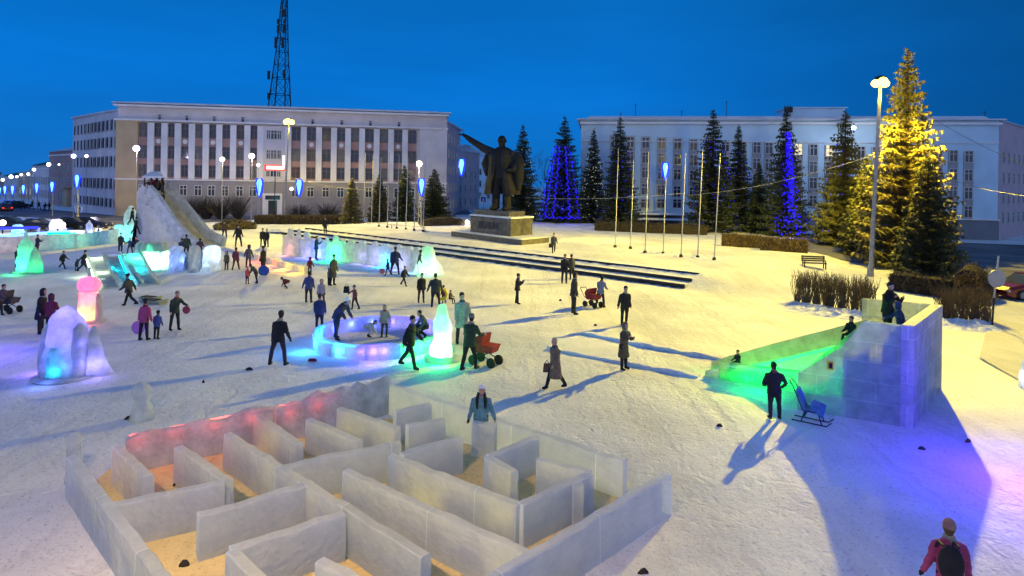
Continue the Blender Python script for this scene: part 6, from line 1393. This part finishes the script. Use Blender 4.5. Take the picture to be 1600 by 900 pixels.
for px, py, sc_, lb in ((235, 468, 1, 'upper dark toboggan lying before the striding person'), (240, 474, 1.2, 'lower dark toboggan with pale rim lying on the snow')):
    t = thing('toboggan', lb, 'sledge', G(px, py), R(-15)); t.scale = (sc_, sc_, sc_)
    MB().rings([[(-.5, -.2, .03), (.5, -.22, .03), (.62, 0, .14), (.5, .22, .03), (-.5, .2, .03)], [(-.55, -.25, .14), (.55, -.26, .15), (.7, 0, .26), (.55, .26, .15), (-.55, .25, .14)]]).build('tub', mat('toboggan_pale', (.3, .36, .3), .5), t); MB().box((-.1, 0, .16), (.7, .34, .04)).build('pad', M_black, t)
def bag(px, py, z, label, col, s=.2):
    p = G(px, py); p.z += z; b = MB(); b.box((0, 0, 0), (s, s * .5, s * 1.1), 0, .8).tube([(-s * .3, 0, s * .55), (0, 0, s * 1.0), (s * .3, 0, s * .55)], .012, 5); tag(b.build('bag', cloth(col), loc=p), label, 'bag')
bag(860, 393, .5, 'small dark handbag held right of the pedestal', BK, .3); bag(854, 605, .62, 'brown bag at the side of the brown coat', BR, .24); bag(541, 480, .9, 'dark bag swung out by the maroon child', BK, .3); bag(696, 540, .35, 'white and yellow shopping bag behind the green figure', (.5, .5, .2), .3)
t = thing('backpack', 'black backpack with white stripe on the pink jacket', 'backpack', G(1484, 985) + Vector((-.17, -.27, 1.0)), R(165 - 180))
MB().ball((0, .04, .12), (.17, .13, .26), 14, 10).ball((0, -.05, .0), (.12, .07, .11), 10, 8).build('pack', cloth((.02, .02, .022)), t, smooth=True); MB().tube([(-.09, -.10, -.06), (0, -.135, -.05), (.09, -.10, -.06)], .012, 6).build('stripe', M_white, t)
for sd in (-.1, .1): MB().tube([(sd, .05, .36), (sd, .22, .34), (sd * 1.1, .30, .2)], .02, 6).build('strap', M_black, t)
# pigtails belong to the teal coat person
for o in list(S.objects):
    if o.name.startswith('person') and o.get('label', '').startswith('person in a teal'):
        b = MB(); [b.tube([(sd * .08, -.04, .78 + .87 - .02), (sd * .12, -.14, 1.45), (sd * .11, -.19, 1.22)], [.04, .05, .02], 8) for sd in (-1, 1)]; b.build('hair', mat('dark_hair', (.015, .012, .012), .6), o, smooth=True)

# ------------------------------------------------------------------ cars
def car(loc, rz, label, col, s=1, tail=False):
    t = thing('parked_car', label, 'car', loc, rz, 'parked cars'); m = mat('paint_%d_%d_%d' % tuple(int(c * 99) for c in col), col, .25, metal=.3, spec=.6)
    def sec(x, w, zs): return [(x, -w, zs[0]), (x, -w, zs[1]), (x, -w * .82, zs[2]), (x, w * .82, zs[2]), (x, w, zs[1]), (x, w, zs[0])]
    b = MB(); b.rings([sec(-2.15, .7, (.35, .6, .7)), sec(-2.0, .84, (.22, .72, .88)), sec(-1.0, .88, (.2, .8, .95)), sec(.9, .88, (.2, .8, .95)), sec(1.9, .82, (.22, .62, .78)), sec(2.15, .65, (.35, .52, .6))]); b.build('body', m, t, smooth=False)
    b = MB(); b.rings([sec(-1.75, .74, (.88, .9, .92)), sec(-1.2, .72, (.9, 1.3, 1.42)), sec(.1, .72, (.9, 1.33, 1.46)), sec(1.0, .76, (.88, .92, .95))]); b.build('windows', M_glass, t)
    b = MB(); b.box((-.5, 0, 1.47), (1.3, 1.15, .05)); b.build('roof', m, t)
    for x in (-1.35, 1.3):
        for y in (-.8, .8):
            b = MB(); b.rings([[(x + .32 * math.cos(a * math.pi / 9), y + yy, .32 + .32 * math.sin(a * math.pi / 9)) for a in range(18)] for yy in (-.1, .1)]); wq = b.build('wheel', M_black, t)
            b = MB(); b.rings([[(x + .18 * math.cos(a * math.pi / 6), y + yy, .32 + .18 * math.sin(a * math.pi / 6)) for a in range(12)] for yy in (-.115, .115)]); b.build('rim', M_pole, wq)
    for y in (-.6, .6):
        MB().box((2.08, y, .58), (.12, .3, .13)).build('headlight', mat('lens', (.7, .6, .5), .2), t)
        MB().box((-2.1, y, .68), (.12, .26, .13)).build('taillight', glow('tail_red', (1, .03, .02), 3) if tail else mat('tail_dull', (.3, .02, .02), .3), t)
    return t
p = AT(1620, 452, 44); car((G(1602, 466).x, G(1602, 466).y, G(1602, 466).z + .02), R(12 + 180), 'dark red car parked at the right edge of the road', (.12, .015, .02))
for px, py, rz, lb, c in ((116, 358, 5, 'black car parked behind the white ice boat', (.015, .016, .02)), (143, 357, 5, 'dark blue car parked right of the black one', (.02, .025, .06)), (18, 357, 10, 'dark car parked at the left edge behind the rink', (.02, .02, .03)), (62, 361, 8, 'dark car left of the violet ice gate', (.02, .02, .03))):
    q = G(px, py); car(q, R(rz), lb, c)
for px, dd, lb in ((20, 124, 'dark car parked on the far left street'), (29, 122, 'second dark car parked on the far left street')):
    q = AT(px, 330, dd); car((q.x, dd, 0), R(60), lb, (.02, .02, .025))
q = AT(7, 331, 112); car((q.x, 112, 0), R(140), 'car with glowing red tail lights driving up the left street', (.08, .02, .02), tail=True)
